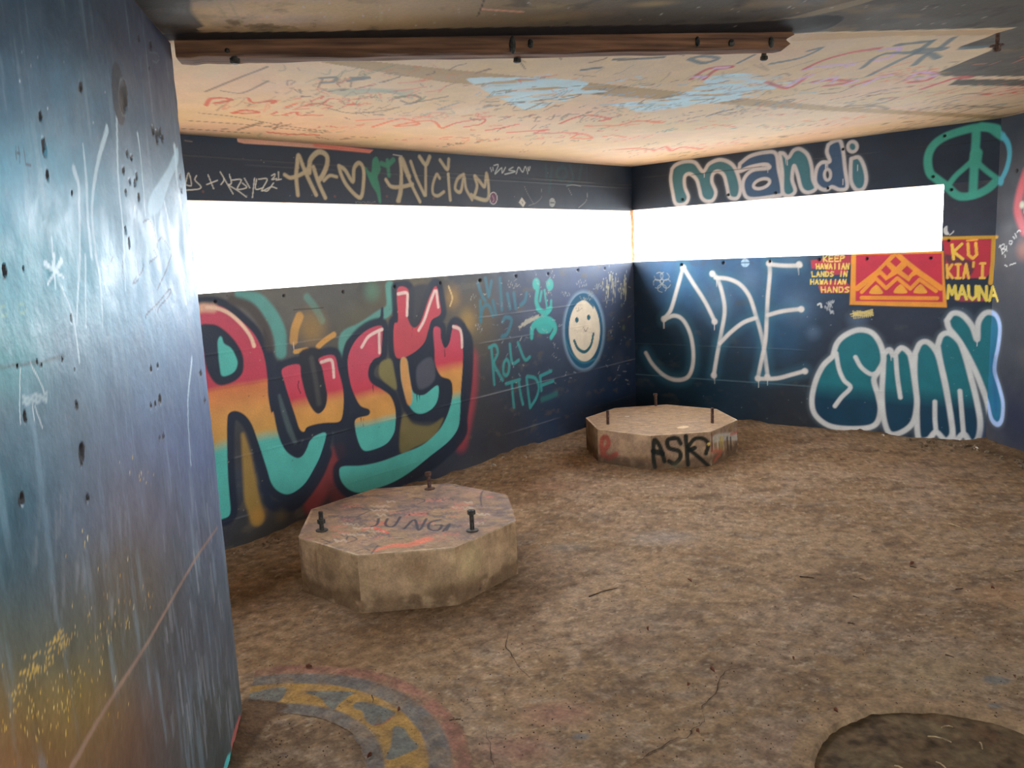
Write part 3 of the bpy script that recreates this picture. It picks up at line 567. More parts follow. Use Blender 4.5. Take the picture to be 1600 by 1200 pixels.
for x, y in ((545, 470), (735, 465), (890, 465)): RL.fill(P('n7', [(x-48, y+24), (x-42, y-8), (x-16, y-34), (x+4, y-44), (x+32, y-18), (x+50, y+24)]), (220, 152, 52), 1.4, 1, o)
o = id_ku
def ku_panel(cv):
    cv.fill(P('n7', [(1062, 70), (1445, 70), (1445, 320), (1400, 372), (1092, 374), (1085, 220)]), (188, 48, 64), 2.2, .96, o, False)
    cv.fill(P('n7', [(1085, 190), (1135, 195), (1290, 240), (1310, 300), (1270, 360), (1230, 270), (1110, 260)]), (52, 50, 60), 4, .8, o)
    cv.fill(P('n7', [(1180, 500), (1400, 530), (1400, 552), (1180, 552)]), (170, 60, 80), 3, .7, o)
    cv.stroke(P('n7', [(1062, 62), (1300, 56), (1490, 52)]), 5, (206, 156, 44), 1.6, .95, o, False); cv.stroke(P('n7', [(1465, 60), (1458, 250), (1440, 410)]), 6.5, (206, 156, 50), 2, .95, o, False)
    text(cv, 'n7', 'K', [(1138, 112), (1222, 106), (1226, 224), (1146, 224)], 22, (232, 190, 70), o, gap=.0); text(cv, 'n7', 'U', [(1262, 104), (1330, 100), (1346, 220), (1262, 220)], 22, (236, 176, 66), o, gap=.0)
    cv.stroke(P('n7', [(1256, 80), (1334, 72)]), 3, (236, 160, 70), 1.2, 1, o, False)
    text(cv, 'n7', "KiA'i", [(1098, 268), (1400, 258), (1396, 372), (1100, 372)], 19, (228, 176, 70), o, gap=.3)
    text(cv, 'n7', 'MAUNA', [(1104, 430), (1494, 440), (1498, 552), (1104, 530)], 21, (222, 196, 84), o, gap=.16)
ku_panel(RL); ku_panel(RM)
for k in range(7): RL.stroke(P('n7', [(345+k*8, 655-k*4+(k % 2)*20), (430+k*6, 640+(k % 3)*14), (515+k, 618+k*8)]), 1.6, (206, 184, 112), 1, .9, id_ys)
for k in range(9): RL.stroke(P('n7', [(365+k*18, 628+k % 3*6), (372+k*16, 690-k*2)]), 1.4, (206, 184, 112), 1, .85, id_ys, False)
for k in range(7): scribble(RL, P('n7', [(r.uniform(90, 190), 555+k*15)])[0], 3, 2.4, 7, (176, 178, 178), 1.2, 90+k, 0, .75)
RL.stroke(P('n7', [(90, 580), (110, 572), (118, 600)]), 3, (196, 196, 190), 1, .9)
RM.fill(P('m2', [(985, 870), (1000, 865), (1002, 900), (1015, 930), (990, 935), (972, 915), (970, 890)]), (214, 212, 206), 1, .95, 0); RM.stroke(P('m2', [(1020, 935), (1045, 915), (1050, 905)]), 1.8, (200, 198, 190), 1, .9)
# low bubble letters
o = id_sunny
s_ = P('m8', [(205, 655), (225, 590), (270, 545), (340, 518), (410, 535), (455, 600), (467, 680), (440, 735), (418, 780), (440, 860), (452, 940), (425, 1012), (340, 1032), (200, 1022), (120, 970), (95, 900), (110, 800), (150, 710)])
u_ = P('m8', [(468, 645), (500, 622), (522, 650), (560, 612), (602, 640), (618, 700), (632, 800), (642, 900), (622, 1000), (560, 1052), (500, 1056), (470, 980), (460, 860), (465, 740)])
n1_ = P('m8', [(633, 640), (660, 588), (702, 584), (748, 640), (775, 740), (800, 860), (820, 980), (826, 1062), (790, 1092), (742, 1050), (702, 1088), (650, 1082), (640, 900), (630, 740)])
n2_ = P('m8', [(750, 600), (770, 548), (810, 536), (862, 578), (892, 650), (922, 760), (952, 880), (972, 1000), (960, 1084), (922, 1104), (886, 1060), (846, 1092), (826, 1052), (810, 930), (790, 800), (765, 690)])
y_ = P('m8', [(798, 470), (830, 432), (880, 442), (930, 500), (956, 568), (962, 480), (1000, 430), (1050, 438), (1074, 500), (1066, 600), (1050, 680), (1048, 740), (1072, 820), (1090, 900), (1084, 985), (1060, 1010), (1030, 980), (1010, 900), (990, 840), (950, 740), (900, 640), (850, 560), (810, 510)])
SUN = [y_, n2_, n1_, u_, s_]
def sunny(cv, wc, upper, lower):
    for sh in SUN: cv.stroke(sh+[sh[0]], 14, (110, 122, 128), 11, .4)
    for sh in SUN:
        cv.fill(sh, upper, 2.5, 1, o, bands=[((1400, 560), upper), ((1400, 605), upper), ((1400, 632), lower), ((1400, 690), lower)])
        cv.stroke(sh+[sh[0]], 8, wc, 3.4, .96, o)
    for pts in ([(222, 640), (236, 720), (262, 780), (296, 818), (250, 868), (215, 915)], [(322, 660), (352, 712), (400, 748), (436, 742)], [(532, 655), (540, 760), (556, 870)], [(736, 892), (736, 980), (742, 1050)], [(866, 836), (874, 930), (886, 1070)]): cv.stroke(P('m8', pts), 6.6, wc, 2.8, .95, o)
    cv.stroke(P('m8', [(640, 1090), (780, 1100), (960, 1108)]), 7, wc, 6, .6, o)
sunny(RL, (202, 200, 194), (22, 104, 112), (4, 54, 76))
drips(RL, [(P('m8', [(955, 575)])[0], 8), (P('m8', [(508, 655)])[0], 7)], (204, 202, 198), o, 1.6)
for k in range(70): RL.stroke([(r.uniform(1000, 1545), r.uniform(412, 690))], r.uniform(1, 1.9), (150, 156, 160), 1, r.uniform(.2, .6))
for q in P('m7', [(365, 145), (645, 132), (955, 122), (1288, 110)])+P('n7', [(475, 222), (973, 217)]): RL.hole(q, 2.5)
for q in P('m1', [(432, 658), (790, 622), (1160, 607), (1567, 570)])+P('m2', [(890, 480), (980, 160), (185, 265)]): RU.hole(q, 2.4)
RM.hole(P('m2', [(1033, 582)])[0], 2.6); RM.hole(P('n7', [(1113, 80)])[0], 2.4)
RL.blob((1545, 690), 40, (20, 56, 100), .5)
wall_back_solids = [hexa(-TW_, XR1+.1, -E1, TW_, -.05, -.05, Rb(-TW_), Rb(XR1+.1), 'x'), hexa(-TW_, XR1+.1, -E1, TW_, Rt_(-TW_), Rt_(XR1+.1), 2.4, 2.4, 'x'), hexa(XS1, XR1+.1, -E1, TW_, Rb(XS1), Rb(XR1+.1), Rt_(XS1), Rt_(XR1+.1), 'x')]
surface('wall_back', [RL, RU, RM], MAT_WALL, wall_back_solids, (172, 150, 128), kind='structure')

# ------------------------------------------------------------------ wall_right: leaves the corner beside the peace sign and runs past the camera
QS = np.array([math.sin(-math.pi/4-0.00651), math.cos(-math.pi/4-0.00651), 0])
S0 = np.array([XR1, 0, 0]); SU = -QS; SLEN = 8.2
us = np.concatenate([spread(0, .5, stepper(S0, SU, 1.3, 1.3)), np.linspace(.5, 1.3, 40)[1:]])
Scl = lambda u: ceil_z(S0[0]+SU[0]*u, S0[1]+SU[1]*u)
SS = Canvas(S0, SU, _z0, *grid(us, lambda u: 0*u-.03, Scl, 340), base=(58, 60, 68))
SS.mottle(.5, 3, 3, 33, (84, 80, 76), .45, .75); SS.mottle(.2, 9, 9, 34)
SS.blob((1590, 650), 90, (18, 30, 58), .8); SS.blob((1590, 200), 60, (30, 42, 58), .8)
id_bj = piece('graffiti_tag', 'thin white signature scratched on the right wall')
id_pk = piece('graffiti_spray', 'pink and cream sprayed shape at the edge of the right wall')
o = id_peace; peace(SS, (70, 168, 180), (76, 172, 194))
o = id_ku; ku_panel(SS); o = id_sunny; sunny(SS, (168, 190, 226), (22, 104, 134), (8, 74, 124))
SS.stroke([(1604, 268), (1594, 300), (1590, 330), (1600, 360)], 16, (206, 84, 92), 10, .9, id_pk); SS.stroke([(1606, 280), (1603, 330)], 9, (226, 206, 186), 3, .95, id_pk); SS.blob((1600, 390), 26, (176, 110, 86), .6)
SS.blob((1597, 320), 8, (206, 206, 180), .9, .3, 1, id_pk)
for pts in ([(1410, 1015), (1424, 1050), (1432, 1088)], [(1405, 1030), (1440, 1008), (1448, 1030), (1425, 1048), (1455, 1050), (1436, 1078)], [(1462, 1020), (1466, 1062)], [(1485, 985), (1508, 985), (1500, 1010), (1484, 1000)], [(1515, 950), (1528, 965)], [(1530, 925), (1542, 955)], [(1545, 915), (1560, 900), (1572, 906)], [(1450, 1090), (1455, 1110)], [(1450, 1170), (1470, 1182)], [(1490, 1170), (1535, 1155)]): SS.stroke(P('m2', pts), 1.7, (206, 206, 200), 1, .9, id_bj)
SS.hole(P('z2', [(1117, 800)])[0], 2.8); SS.stroke([(1553, 560), (1556, 640)], 9, (20, 66, 128), 10, .4)
Nn = SS.N
def slab(A, B, z0, z1, n, t):                                   # upright slab behind the line A-B
    A, B, n = np.asarray(A, float), np.asarray(B, float), np.asarray(n, float)
    lo = [A, B, B+n*t, A+n*t]; return [(p[0], p[1], z0) for p in lo]+[(p[0], p[1], z1) for p in lo]
def ssl(u0, u1, z0, z1, off=.0015): return slab(S0+SU*u0-Nn*off, S0+SU*u1-Nn*off, z0, z1, -Nn, TW_)
US0, US1 = 1.3, 5.2                                             # third slit, beyond the right edge of the frame
surface('wall_right', [SS], MAT_WALL, [ssl(0, US0, -.05, 2.36, .025), ssl(US0, US1, -.05, 1.377, 0), ssl(US0, US1, 1.846, 2.36, 0), ssl(US1, SLEN, -.05, 2.36, 0)], (66, 70, 80), kind='structure')

# ------------------------------------------------------------------ wall_near: end of the partition close to the camera, glossy blue paint
PHP = TH-math.pi/4-0.09167
def hd(phi): return heading(phi)
PQ, PM = hd(PHP), hd(PHP+math.pi/2)
PE = np.array([CAM[0], CAM[1], 0]) - PM*0.48699 + PQ*2.654
us = np.concatenate([np.linspace(-5.5, -2.05, 30)[:-1], spread(-2.05, 0, stepper(PE, PQ, 1.2, 1.35))])
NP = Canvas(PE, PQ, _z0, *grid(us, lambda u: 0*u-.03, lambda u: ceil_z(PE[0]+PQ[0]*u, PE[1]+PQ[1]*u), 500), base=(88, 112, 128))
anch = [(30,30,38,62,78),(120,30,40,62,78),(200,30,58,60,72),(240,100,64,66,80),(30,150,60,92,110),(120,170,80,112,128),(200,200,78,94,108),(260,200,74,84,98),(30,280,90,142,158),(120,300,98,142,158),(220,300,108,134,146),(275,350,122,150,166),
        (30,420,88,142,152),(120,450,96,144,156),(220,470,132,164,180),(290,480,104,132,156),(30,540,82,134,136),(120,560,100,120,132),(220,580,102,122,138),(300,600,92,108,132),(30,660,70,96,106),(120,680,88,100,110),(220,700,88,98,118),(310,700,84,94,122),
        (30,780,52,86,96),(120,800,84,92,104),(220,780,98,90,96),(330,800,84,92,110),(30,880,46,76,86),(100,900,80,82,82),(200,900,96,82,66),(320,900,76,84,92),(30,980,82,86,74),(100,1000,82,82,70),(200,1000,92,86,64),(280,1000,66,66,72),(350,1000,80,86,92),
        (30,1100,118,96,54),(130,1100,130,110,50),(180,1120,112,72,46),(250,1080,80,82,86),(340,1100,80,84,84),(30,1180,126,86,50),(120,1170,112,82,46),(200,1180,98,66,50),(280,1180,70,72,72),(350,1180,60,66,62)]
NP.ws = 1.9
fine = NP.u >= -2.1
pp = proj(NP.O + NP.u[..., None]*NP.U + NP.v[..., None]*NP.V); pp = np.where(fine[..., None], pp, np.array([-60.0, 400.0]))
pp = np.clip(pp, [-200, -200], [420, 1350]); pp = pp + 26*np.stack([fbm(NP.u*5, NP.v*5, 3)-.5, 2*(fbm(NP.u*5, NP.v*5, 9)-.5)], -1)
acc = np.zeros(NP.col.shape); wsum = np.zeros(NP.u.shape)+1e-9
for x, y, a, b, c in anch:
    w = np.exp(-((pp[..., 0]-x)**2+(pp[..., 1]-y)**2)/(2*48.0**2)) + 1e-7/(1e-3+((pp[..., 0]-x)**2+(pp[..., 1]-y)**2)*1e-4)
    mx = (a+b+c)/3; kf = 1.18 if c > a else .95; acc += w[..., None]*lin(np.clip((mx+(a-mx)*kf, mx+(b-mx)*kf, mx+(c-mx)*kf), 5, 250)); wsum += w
NP.col = acc/wsum[..., None]  # paint tones by spot, still carrying some of the wall's sheen and shading
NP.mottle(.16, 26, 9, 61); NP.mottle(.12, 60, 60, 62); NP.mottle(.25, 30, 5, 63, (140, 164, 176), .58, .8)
NP.h += .0035*(fbm(NP.u*9, NP.v*9, 65)-.5) + .0012*(fbm(NP.u*40, NP.v*40, 66)-.5)
id_wd = piece('spray_patch', 'pale blue sprayed patch near the wall end')
id_star = piece('painted_star', 'small white sprayed star')
id_blk = piece('marker_scrawl', 'thin black marker scrawl on pale blue paint')
id_gold = piece('paint_splatter', 'gold paint flecks splattered low on the wall', True)
id_diag = piece('painted_line', 'long diagonal pinkish line low on the wall')
id_foot = piece('painted_foot', 'pink and turquoise paint along the wall foot')
WD = (186, 206, 212)
for c, pts, w in (('k1', [(390, 680), (405, 850), (412, 1000), (430, 1200)], [2, 5, 4, 5]), ('k1', [(350, 800), (372, 900), (376, 1200)], [9, 4, 4]), ('k1', [(500, 600), (460, 760), (435, 900), (432, 1030), (452, 1200)], [6, 5, 5, 4, 4]), ('k1', [(545, 560), (552, 800), (570, 1000), (582, 1200)], [4, 4, 4, 4]), ('k1', [(645, 630), (660, 760), (682, 1010)], [4, 2, 2]),
                  ('k1', [(722, 1000), (742, 1180)], 1.6), ('k1', [(770, 950), (800, 1080), (826, 1200)], [4, 5, 5]), ('k1', [(820, 700), (832, 860), (856, 1000), (884, 1200)], [9, 5, 5, 7]), ('k1', [(245, 1120), (250, 1200)], 3), ('k2', [(375, 0), (366, 200), (360, 320)], [4, 3, 1.5]), ('k2', [(402, 0), (400, 150), (404, 330)], [4, 3, 2]), ('k2', [(450, 0), (470, 120), (482, 330)], [5, 4, 2]),
                  ('k2', [(290, 150), (335, 260), (360, 400), (372, 500)], [1.5, 4, 4, 2]), ('k2', [(820, 0), (850, 120), (872, 220)], [5, 6, 3]), ('k2', [(580, 0), (590, 160)], [3, 2]), ('k2', [(875, 0), (885, 50)], 5), ('k2', [(900, 480), (880, 700), (895, 980)], [4, 3, 2])):
    NP.stroke(P(c, pts), np.asarray(w)*1.15, WD, 2.6, .8, piece('paint_drip', 'white paint drip running down the near wall'))
NP.fill(P('k1', [(830, 690), (790, 780), (740, 860), (700, 930), (700, 1005), (745, 990), (780, 900), (800, 840), (835, 760)]), (176, 206, 218), 6, .7, id_wd); NP.fill(P('k1', [(640, 1200), (665, 1080), (690, 1035), (720, 1060), (730, 1200)]), (158, 182, 194), 8, .5)
for pts in ([(250, 40), (262, 150)], [(212, 35), (300, 100)], [(290, 20), (225, 130)], [(255, 0), (258, 60)]): NP.stroke(P('k2', pts), [6, 2], (206, 224, 230), 3, .9, id_star, False)
for pts in ([(490, 52), (510, 44), (530, 0)], [(640, 0), (648, 60), (650, 108), (622, 132), (640, 100)], [(668, 20), (672, 60), (655, 90)], [(700, 30), (740, 0)], [(800, 0), (770, 90), (736, 160)], [(682, 292), (690, 270), (740, 220), (798, 154), (792, 190), (745, 240), (738, 276)], [(575, 10), (572, 90)]): NP.stroke(P('k2', pts), 1.6, (40, 42, 58), 1, .85, id_blk)
for pts in ([(670, 1040), (700, 1032), (724, 1080), (745, 1180)], [(745, 1130), (760, 1115), (790, 1160), (800, 1200)], [(720, 1170), (738, 1200)]): NP.stroke(P('k1', pts), 1.6, (40, 42, 58), 1, .85, id_blk)
for pts in ([(70, 690), (75, 750)], [(84, 690), (90, 760)], [(70, 722), (90, 716)], [(108, 690), (116, 770), (140, 775)]): NP.stroke(P('k1', pts), 1.6, (40, 52, 60), 1, .8, id_blk, False)
for pts in ([(95, 530), (92, 700), (95, 790)], [(140, 500), (185, 590), (205, 640)], [(152, 695), (160, 775)], [(160, 700), (198, 802)]): NP.stroke(P('k2', pts), 1.6, (196, 200, 200), 1, .8)
for k in range(5): NP.stroke(P('k2', [(105, 660+k*9), (220, 640+k*10)]), 1.3, (170, 182, 184), 1, .6)
for x, y in ((20, 260), (105, 245)): NP.stroke(ell('k2', x, y, 20, 24, 0, 8), 1.5, (120, 160, 130), 1.2, .6)
CH = (22, 17, 17)
def chip(c, x, y, rx, ry, col=CH, dep=.004):
    q = ell(c, x, y, rx, ry, 0, 9); q = [(a+random.uniform(-.22, .22)*rx*S(c), b+random.uniform(-.18, .18)*ry*S(c)) for a, b in q]
    NP.fill(q, col, 1.1, 1, piece('paint_chip', 'dark chip where the paint has broken away'))
    w = NP.uv(np.array([P(c, [(x, y)])[0]], float))[0]; rr2 = ry*S(c)*float(NP.mpp(w)); W = NP.win(w-2*rr2, w+2*rr2)
    if W is not None: NP.h[W] -= dep*(1-sstep(.5, 1.1, np.hypot((NP.u[W]-w[0])*1.6, NP.v[W]-w[1])/rr2))
NP.fill(ell('k1', 556, 440, 30, 150, -.1), (34, 38, 46), 3, .85)
chip('k1', 580, 455, 20, 82, (40, 34, 32)); NP.stroke(ell('k1', 580, 455, 24, 88, -.05)[3:18], 2.2, (110, 122, 130), 1.6, .5)
for x, y, rx, ry in ((378,410,11,28),(190,545,9,24),(207,690,12,50),(222,820,9,28),(717,610,8,28),(735,640,7,40),(750,625,7,26),(762,650,5,22),(595,720,6,20),(615,740,6,18),(578,800,6,20),(610,850,5,18),(632,855,5,22),(640,825,5,22),(590,900,5,18),(650,925,5,22),(650,180,6,16),(705,215,6,24),(700,322,3,10),(845,830,5,14),(850,890,4,16),(588,1080,5,24),(606,1140,5,30),(338,905,4,10)): chip('k1', x, y, rx, ry)
for x, y, rx, ry in ((22,70,11,36),(115,755,12,28),(358,700,9,20),(384,920,17,52),(384,965,10,24),(103,1140,17,34),(412,1135,9,24),(707,530,6,18),(738,515,5,14),(750,675,8,26),(727,695,5,18),(706,700,5,16),(745,855,5,14),(765,848,5,18),(940,550,7,16),(960,675,5,16),(80,520,6,8),(170,498,9,9),(190,510,6,10),(293,487,6,8),(335,292,5,18),(350,535,4,8),(108,60,4,14)): chip('k2', x, y, rx, ry)
NP.stroke(P('k1', [(700, 245), (735, 250), (748, 275), (735, 292), (715, 285)]), 1.4, (96, 106, 116), 1, .6)
NP.stroke(P('k2', [(0, 520), (170, 500), (300, 470)]), 3, (60, 66, 66), 4, .6)
# gold flecks, white flecks, scrapes
for k in range(250):
    t = r.random()
    if t < .35: x = r.gauss(60, 45); y = r.gauss(1110, 40)
    elif t < .6: d = r.random(); x = 85+150*d+r.gauss(0, 9); y = 1100-190*d+r.gauss(0, 14)
    elif t < .8: x = r.choice([148, 160, 184, 196, 110, 135])+r.gauss(0, 5); y = r.uniform(820, 1180)
    elif t < .9: x = r.gauss(215, 14); y = r.gauss(735, 14)
    else: d = r.random(); x = 40+110*d; y = 1090-150*d+r.gauss(0, 10)
    if not (0 < x < 330): continue
    L = r.uniform(1.5, 6); NP.stroke([(x, y), (x+r.uniform(-.6, .6), y+L)], r.uniform(.7, 1.7), r.choice([(222, 184, 84), (206, 158, 66), (226, 200, 130)]), 1, .9, id_gold, False)
for k in range(40):
    d = r.random(); x = 10+90*d; y = 1080-90*d+r.gauss(0, 12); NP.stroke([(x, y), (x+9, y-4)], 1.3, (206, 168, 84), 1, .7, id_gold, False)
for k in range(60): NP.stroke([(r.uniform(20, 270), r.uniform(0, 230))], r.uniform(1, 2.4), (206, 216, 222), 1, r.uniform(.4, .9))
for k in range(120):
    x = r.uniform(250, 372); y = r.uniform(720, 1140); L = r.uniform(15, 60)
    NP.stroke([(x, y), (x+L*.12, y+L)], r.uniform(2, 6), r.choice([(150, 152, 156), (124, 128, 134), (54, 60, 66)]), 3, r.uniform(.15, .45), curve=False)
for k in range(45):
    x = r.uniform(50, 200); y = r.uniform(760, 960); L = r.uniform(12, 40); NP.stroke([(x, y), (x, y+L)], r.uniform(3, 8), (132, 132, 134), 5, r.uniform(.1, .3), curve=False)
NP.stroke(P('k3', [(1020, 70), (930, 200), (800, 420), (700, 600), (520, 880), (330, 1200)]), [2, 3, 3.5, 4, 4.5, 6], (148, 118, 100), 3, .75, id_diag)
def Z5(p): return [(320+.1*a, 1080+.1*b) for a, b in p]
NP.fill(Z5([(525, 385), (590, 380), (640, 460), (560, 700), (480, 900), (420, 900), (408, 800), (460, 620)]), (176, 96, 88), 1.5, .95, id_foot, False); NP.fill(Z5([(365, 985), (420, 960), (420, 1100), (380, 1260), (280, 1260), (310, 1120)]), (84, 190, 186), 1.5, .95, id_foot, False)
np_solid = slab(PE-PM*.02, PE-PQ*5.5-PM*.02, -.05, 2.16, -PM, .45)
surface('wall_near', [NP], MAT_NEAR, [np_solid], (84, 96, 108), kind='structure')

# ------------------------------------------------------------------ ceiling
CU = _r0 + _z0*CGX; CV = -(_f0 + _z0*CGY); CO = np.array([CAM[0], CAM[1], CEIL0])
dep = spread(2.0, 8.3, lambda d: 1.35*d*d/(FPX*.66))
uu = np.arange(-2.3, 4.3, .0055); Ug, Vg = np.meshgrid(uu, -dep[::-1], indexing='ij')
CC = Canvas(CO, CU, CV, Ug, Vg, base=(90, 86, 80))
pw = CC.O + CC.u[..., None]*CC.U + CC.v[..., None]*CC.V
CC.own[(pw[..., 0] < -.06) | (pw[..., 1] > .06) | (((pw-S0)@SS.N) < -.06)] = -1
CC.ws, CC.vs = 1.5, .42
# bare brown patches on the near, dark part, left ones brightened for missing light
for x, y, rr_, a, c in ((420, 20, 180, .97, (230, 190, 128)), (330, 30, 90, .95, (240, 202, 138)), (620, 25, 200, .85, (198, 164, 116)), (850, 20, 150, .5, (112, 98, 76)), (860, 10, 26, .75, (160, 140, 96)), (855, 28, 22, .6, (150, 130, 90)), (1020, 6, 26, .85, (166, 144, 98)), (1190, 8, 34, .6, (124, 112, 90)), (1150, 14, 40, .5, (112, 100, 80))): CC.blob((x, y), rr_, c, a, 0, 2.2)
CC.fill([(1360, -5), (1290, 12), (1240, 26), (1190, 34), (1240, 30), (1310, 16), (1380, -5)], (160, 144, 116), 5, .75)
CC.mottle(.55, 6, 8, 81, (140, 118, 86), .55, .8); CC.mottle(.5, 14, 14, 82, (52, 50, 48), .6, .8)
CREAM = (224, 201, 168)
cream = on_ceiling(np.array([(262, 70), (700, 62), (1235, 51.6), (1583, 44.4)], float))
far_l = on_ceiling(np.array([(250, 205), (985, 262), (1600, 178)], float))
CC.fill([(200, 66), (281, 62), (700, 60), (1150, 53), (1235, 51.6), (1400, 48), (1583, 44.4), (1556, 52), (1537, 60), (1497, 74), (1510, 75), (1551, 74), (1548, 79), (1514, 93), (1462, 115), (1475, 119), (1720, 119), (1720, 124), (1496, 124), (1482, 133), (1720, 136), (1800, 138), (1800, 270), (985, 320), (-300, 340), (-300, 100)], CREAM, 1.3, 1, 0, False)
inpaint = CC.col[..., 0] > .4
CC.mottle(.0, 1, 1, 1)
n_ = fbm(CC.u*2.2, CC.v*2.2, 85, 4); k_ = np.where(inpaint, .55*sstep(.45, .75, n_), 0)[..., None]; CC.col = CC.col*(1-k_)+lin((226, 190, 166))*k_
n_ = fbm(CC.u*3, CC.v*3, 88, 4); k_ = np.where(inpaint, .5*sstep(.5, .75, n_), 0)[..., None]; CC.col = CC.col*(1-k_)+lin((212, 190, 144))*k_
# two board strips across the slab, a little recessed and darker
CC.fill([(500, 97), (565, 94), (700, 108), (1010, 138), (1150, 152), (1300, 166), (1570, 181), (1570, 186.5), (1270, 172), (1119, 162), (900, 146), (700, 129)], (176, 150, 108), 1.2, .92, 0, False)
CC.fill([(1235, 51.6), (1583, 44.4), (1545, 55), (1400, 56), (1300, 62), (1235, 64)], (206, 172, 128), 1.5, .8, 0, False); CC.stroke([(1200, 52), (1260, 51.5), (1330, 50), (1583, 44)], 2, (232, 208, 170), 1, .9, curve=False)
id_blue = piece('blue_streaks', 'pale sky blue streaks across the cream ceiling')
id_red = piece('graffiti_scrawl', 'red and orange scrawled words on the cream ceiling', True)
id_dark = piece('graffiti_scrawl', 'dark grey and brown scrawled words on the cream ceiling', True)
id_tealc = piece('graffiti_scrawl', 'teal and green scrawled marks on the cream ceiling', True)
id_pink = piece('graffiti_lettering', 'pink and white outlined letters on the cream ceiling')
def cst(c, pts, w, col, own, a=.9, soft=1.3): CC.stroke(P(c, pts), (w if np.isscalar(w) else w)*1.25, col, soft, a, own)
for pl in ([(100, 432), (300, 430), (420, 430), (640, 440), (780, 460), (740, 500), (900, 505), (600, 572), (470, 612), (380, 592), (330, 562), (270, 540), (200, 500)], [(890, 577), (1050, 560), (1240, 540), (1400, 480), (1600, 440), (1620, 545), (1400, 580), (1250, 602), (1080, 626), (1000, 602)]):
    CC.fill(P('k5', pl), (196, 232, 250), 2.5, 1, id_blue, streak=(5, 30, .34, .46))  # pale blue streaked fill laid over the cream
CC.fill(P('k6', [(0, 405), (120, 370), (260, 372), (330, 410), (480, 405), (300, 455), (150, 470), (60, 500), (0, 515)]), (196, 232, 250), 2.5, 1, id_blue, streak=(5, 30, .34, .48))
for k in range(60):
    x, y = r.uniform(735, 1250), r.uniform(118, 172); L = r.uniform(8, 40)
    CC.stroke([(x, y), (x+L/2, y+r.uniform(-2, 1)), (x+L, y-r.uniform(0, 5))], r.uniform(1, 2.4), r.choice([(196, 224, 240), (150, 190, 214), (110, 130, 130)]), 1, .8, id_blue)
for k in range(5): cst('k4', [(900+k*30, 500+k*8), (1100+k*40, 495+k*4), (1400, 500+k*12)], 3, (150, 176, 168), id_tealc, .55, 3)
RD, OGD, DKC, TLC = (206, 76, 62), (222, 112, 72), (92, 80, 72), (92, 136, 126)
for c, pts, w in (('k4', [(255, 585), (290, 545), (400, 552), (300, 575)], 3), ('k4', [(490, 545), (520, 570), (640, 560), (620, 575)], 2.6), ('k4', [(700, 595), (760, 575)], 2.4), ('k4', [(800, 590), (870, 575), (950, 590)], 2.4), ('k4', [(400, 628), (470, 612), (550, 622), (480, 630), (410, 628)], 2.6), ('k4', [(620, 635), (650, 622)], 2), ('k4', [(680, 640), (760, 622), (770, 640), (900, 640)], 2), ('k4', [(1040, 580), (1100, 580)], 2.4), ('k4', [(1090, 670), (1240, 660)], 2), ('k4', [(1180, 705), (1340, 660), (1440, 690), (1300, 700), (1500, 670), (1560, 710), (1600, 700)], 2.6), ('k4', [(600, 735), (720, 745), (880, 750)], 2.6),
                  ('k5', [(620, 688), (700, 655), (780, 640), (900, 660), (840, 672)], 2.6), ('k5', [(760, 700), (950, 695), (1050, 672), (1190, 682)], 2.6), ('k5', [(210, 725), (300, 710), (390, 690)], 2.4), ('k5', [(330, 735), (450, 728), (560, 720), (480, 740), (640, 738), (720, 740)], 2.6), ('k5', [(680, 768), (740, 742), (800, 768), (700, 768)], 2.4), ('k5', [(860, 760), (920, 752), (985, 762)], 2), ('k5', [(910, 830), (1060, 825), (1150, 832), (1210, 815), (1240, 838), (1300, 818), (1410, 828)], 2.4), ('k5', [(0, 700), (60, 680), (200, 660), (180, 690), (90, 705)], 2), ('k5', [(1380, 715), (1480, 695), (1600, 705)], 1.8)):
    cst(c, pts, w, r.choice([RD, OGD, RD]), id_red, .85)
for c, pts, w in (('k6', [(500, 345), (600, 300), (740, 262), (880, 240)], 4), ('k6', [(540, 410), (640, 400), (740, 410), (600, 430)], 4), ('k6', [(1010, 400), (1060, 370), (1150, 365), (1120, 400), (1030, 410)], 4), ('k6', [(1090, 445), (1180, 415), (1260, 390), (1330, 388)], 5), ('k6', [(0, 395), (60, 350), (140, 335)], 4), ('k6', [(310, 410), (420, 440), (520, 380)], 3.5), ('k6', [(740, 430), (840, 400), (940, 370)], 4), ('k5', [(1350, 440), (1440, 385), (1570, 370)], 4)):
    cst(c, pts, w, (202, 74, 86), id_red, .85, 2)
for c, pts, w in (('k6', [(505, 350), (560, 335), (750, 318), (700, 335)], 3), ('k6', [(550, 415), (660, 385), (640, 415)], 3), ('k6', [(800, 425), (870, 390), (940, 372)], 4), ('k6', [(1020, 395), (1080, 360), (1160, 378), (1060, 395)], 3.4), ('k6', [(880, 250), (980, 240), (920, 290), (840, 300)], 3.4), ('k5', [(1360, 430), (1430, 425), (1400, 440)], 3), ('k5', [(1480, 380), (1560, 372)], 3), ('k6', [(420, 430), (470, 400), (535, 378)], 4), ('k6', [(710, 420), (760, 405)], 4)):
    cst(c, pts, w, (220, 190, 226), id_pink, .95, 1.2)
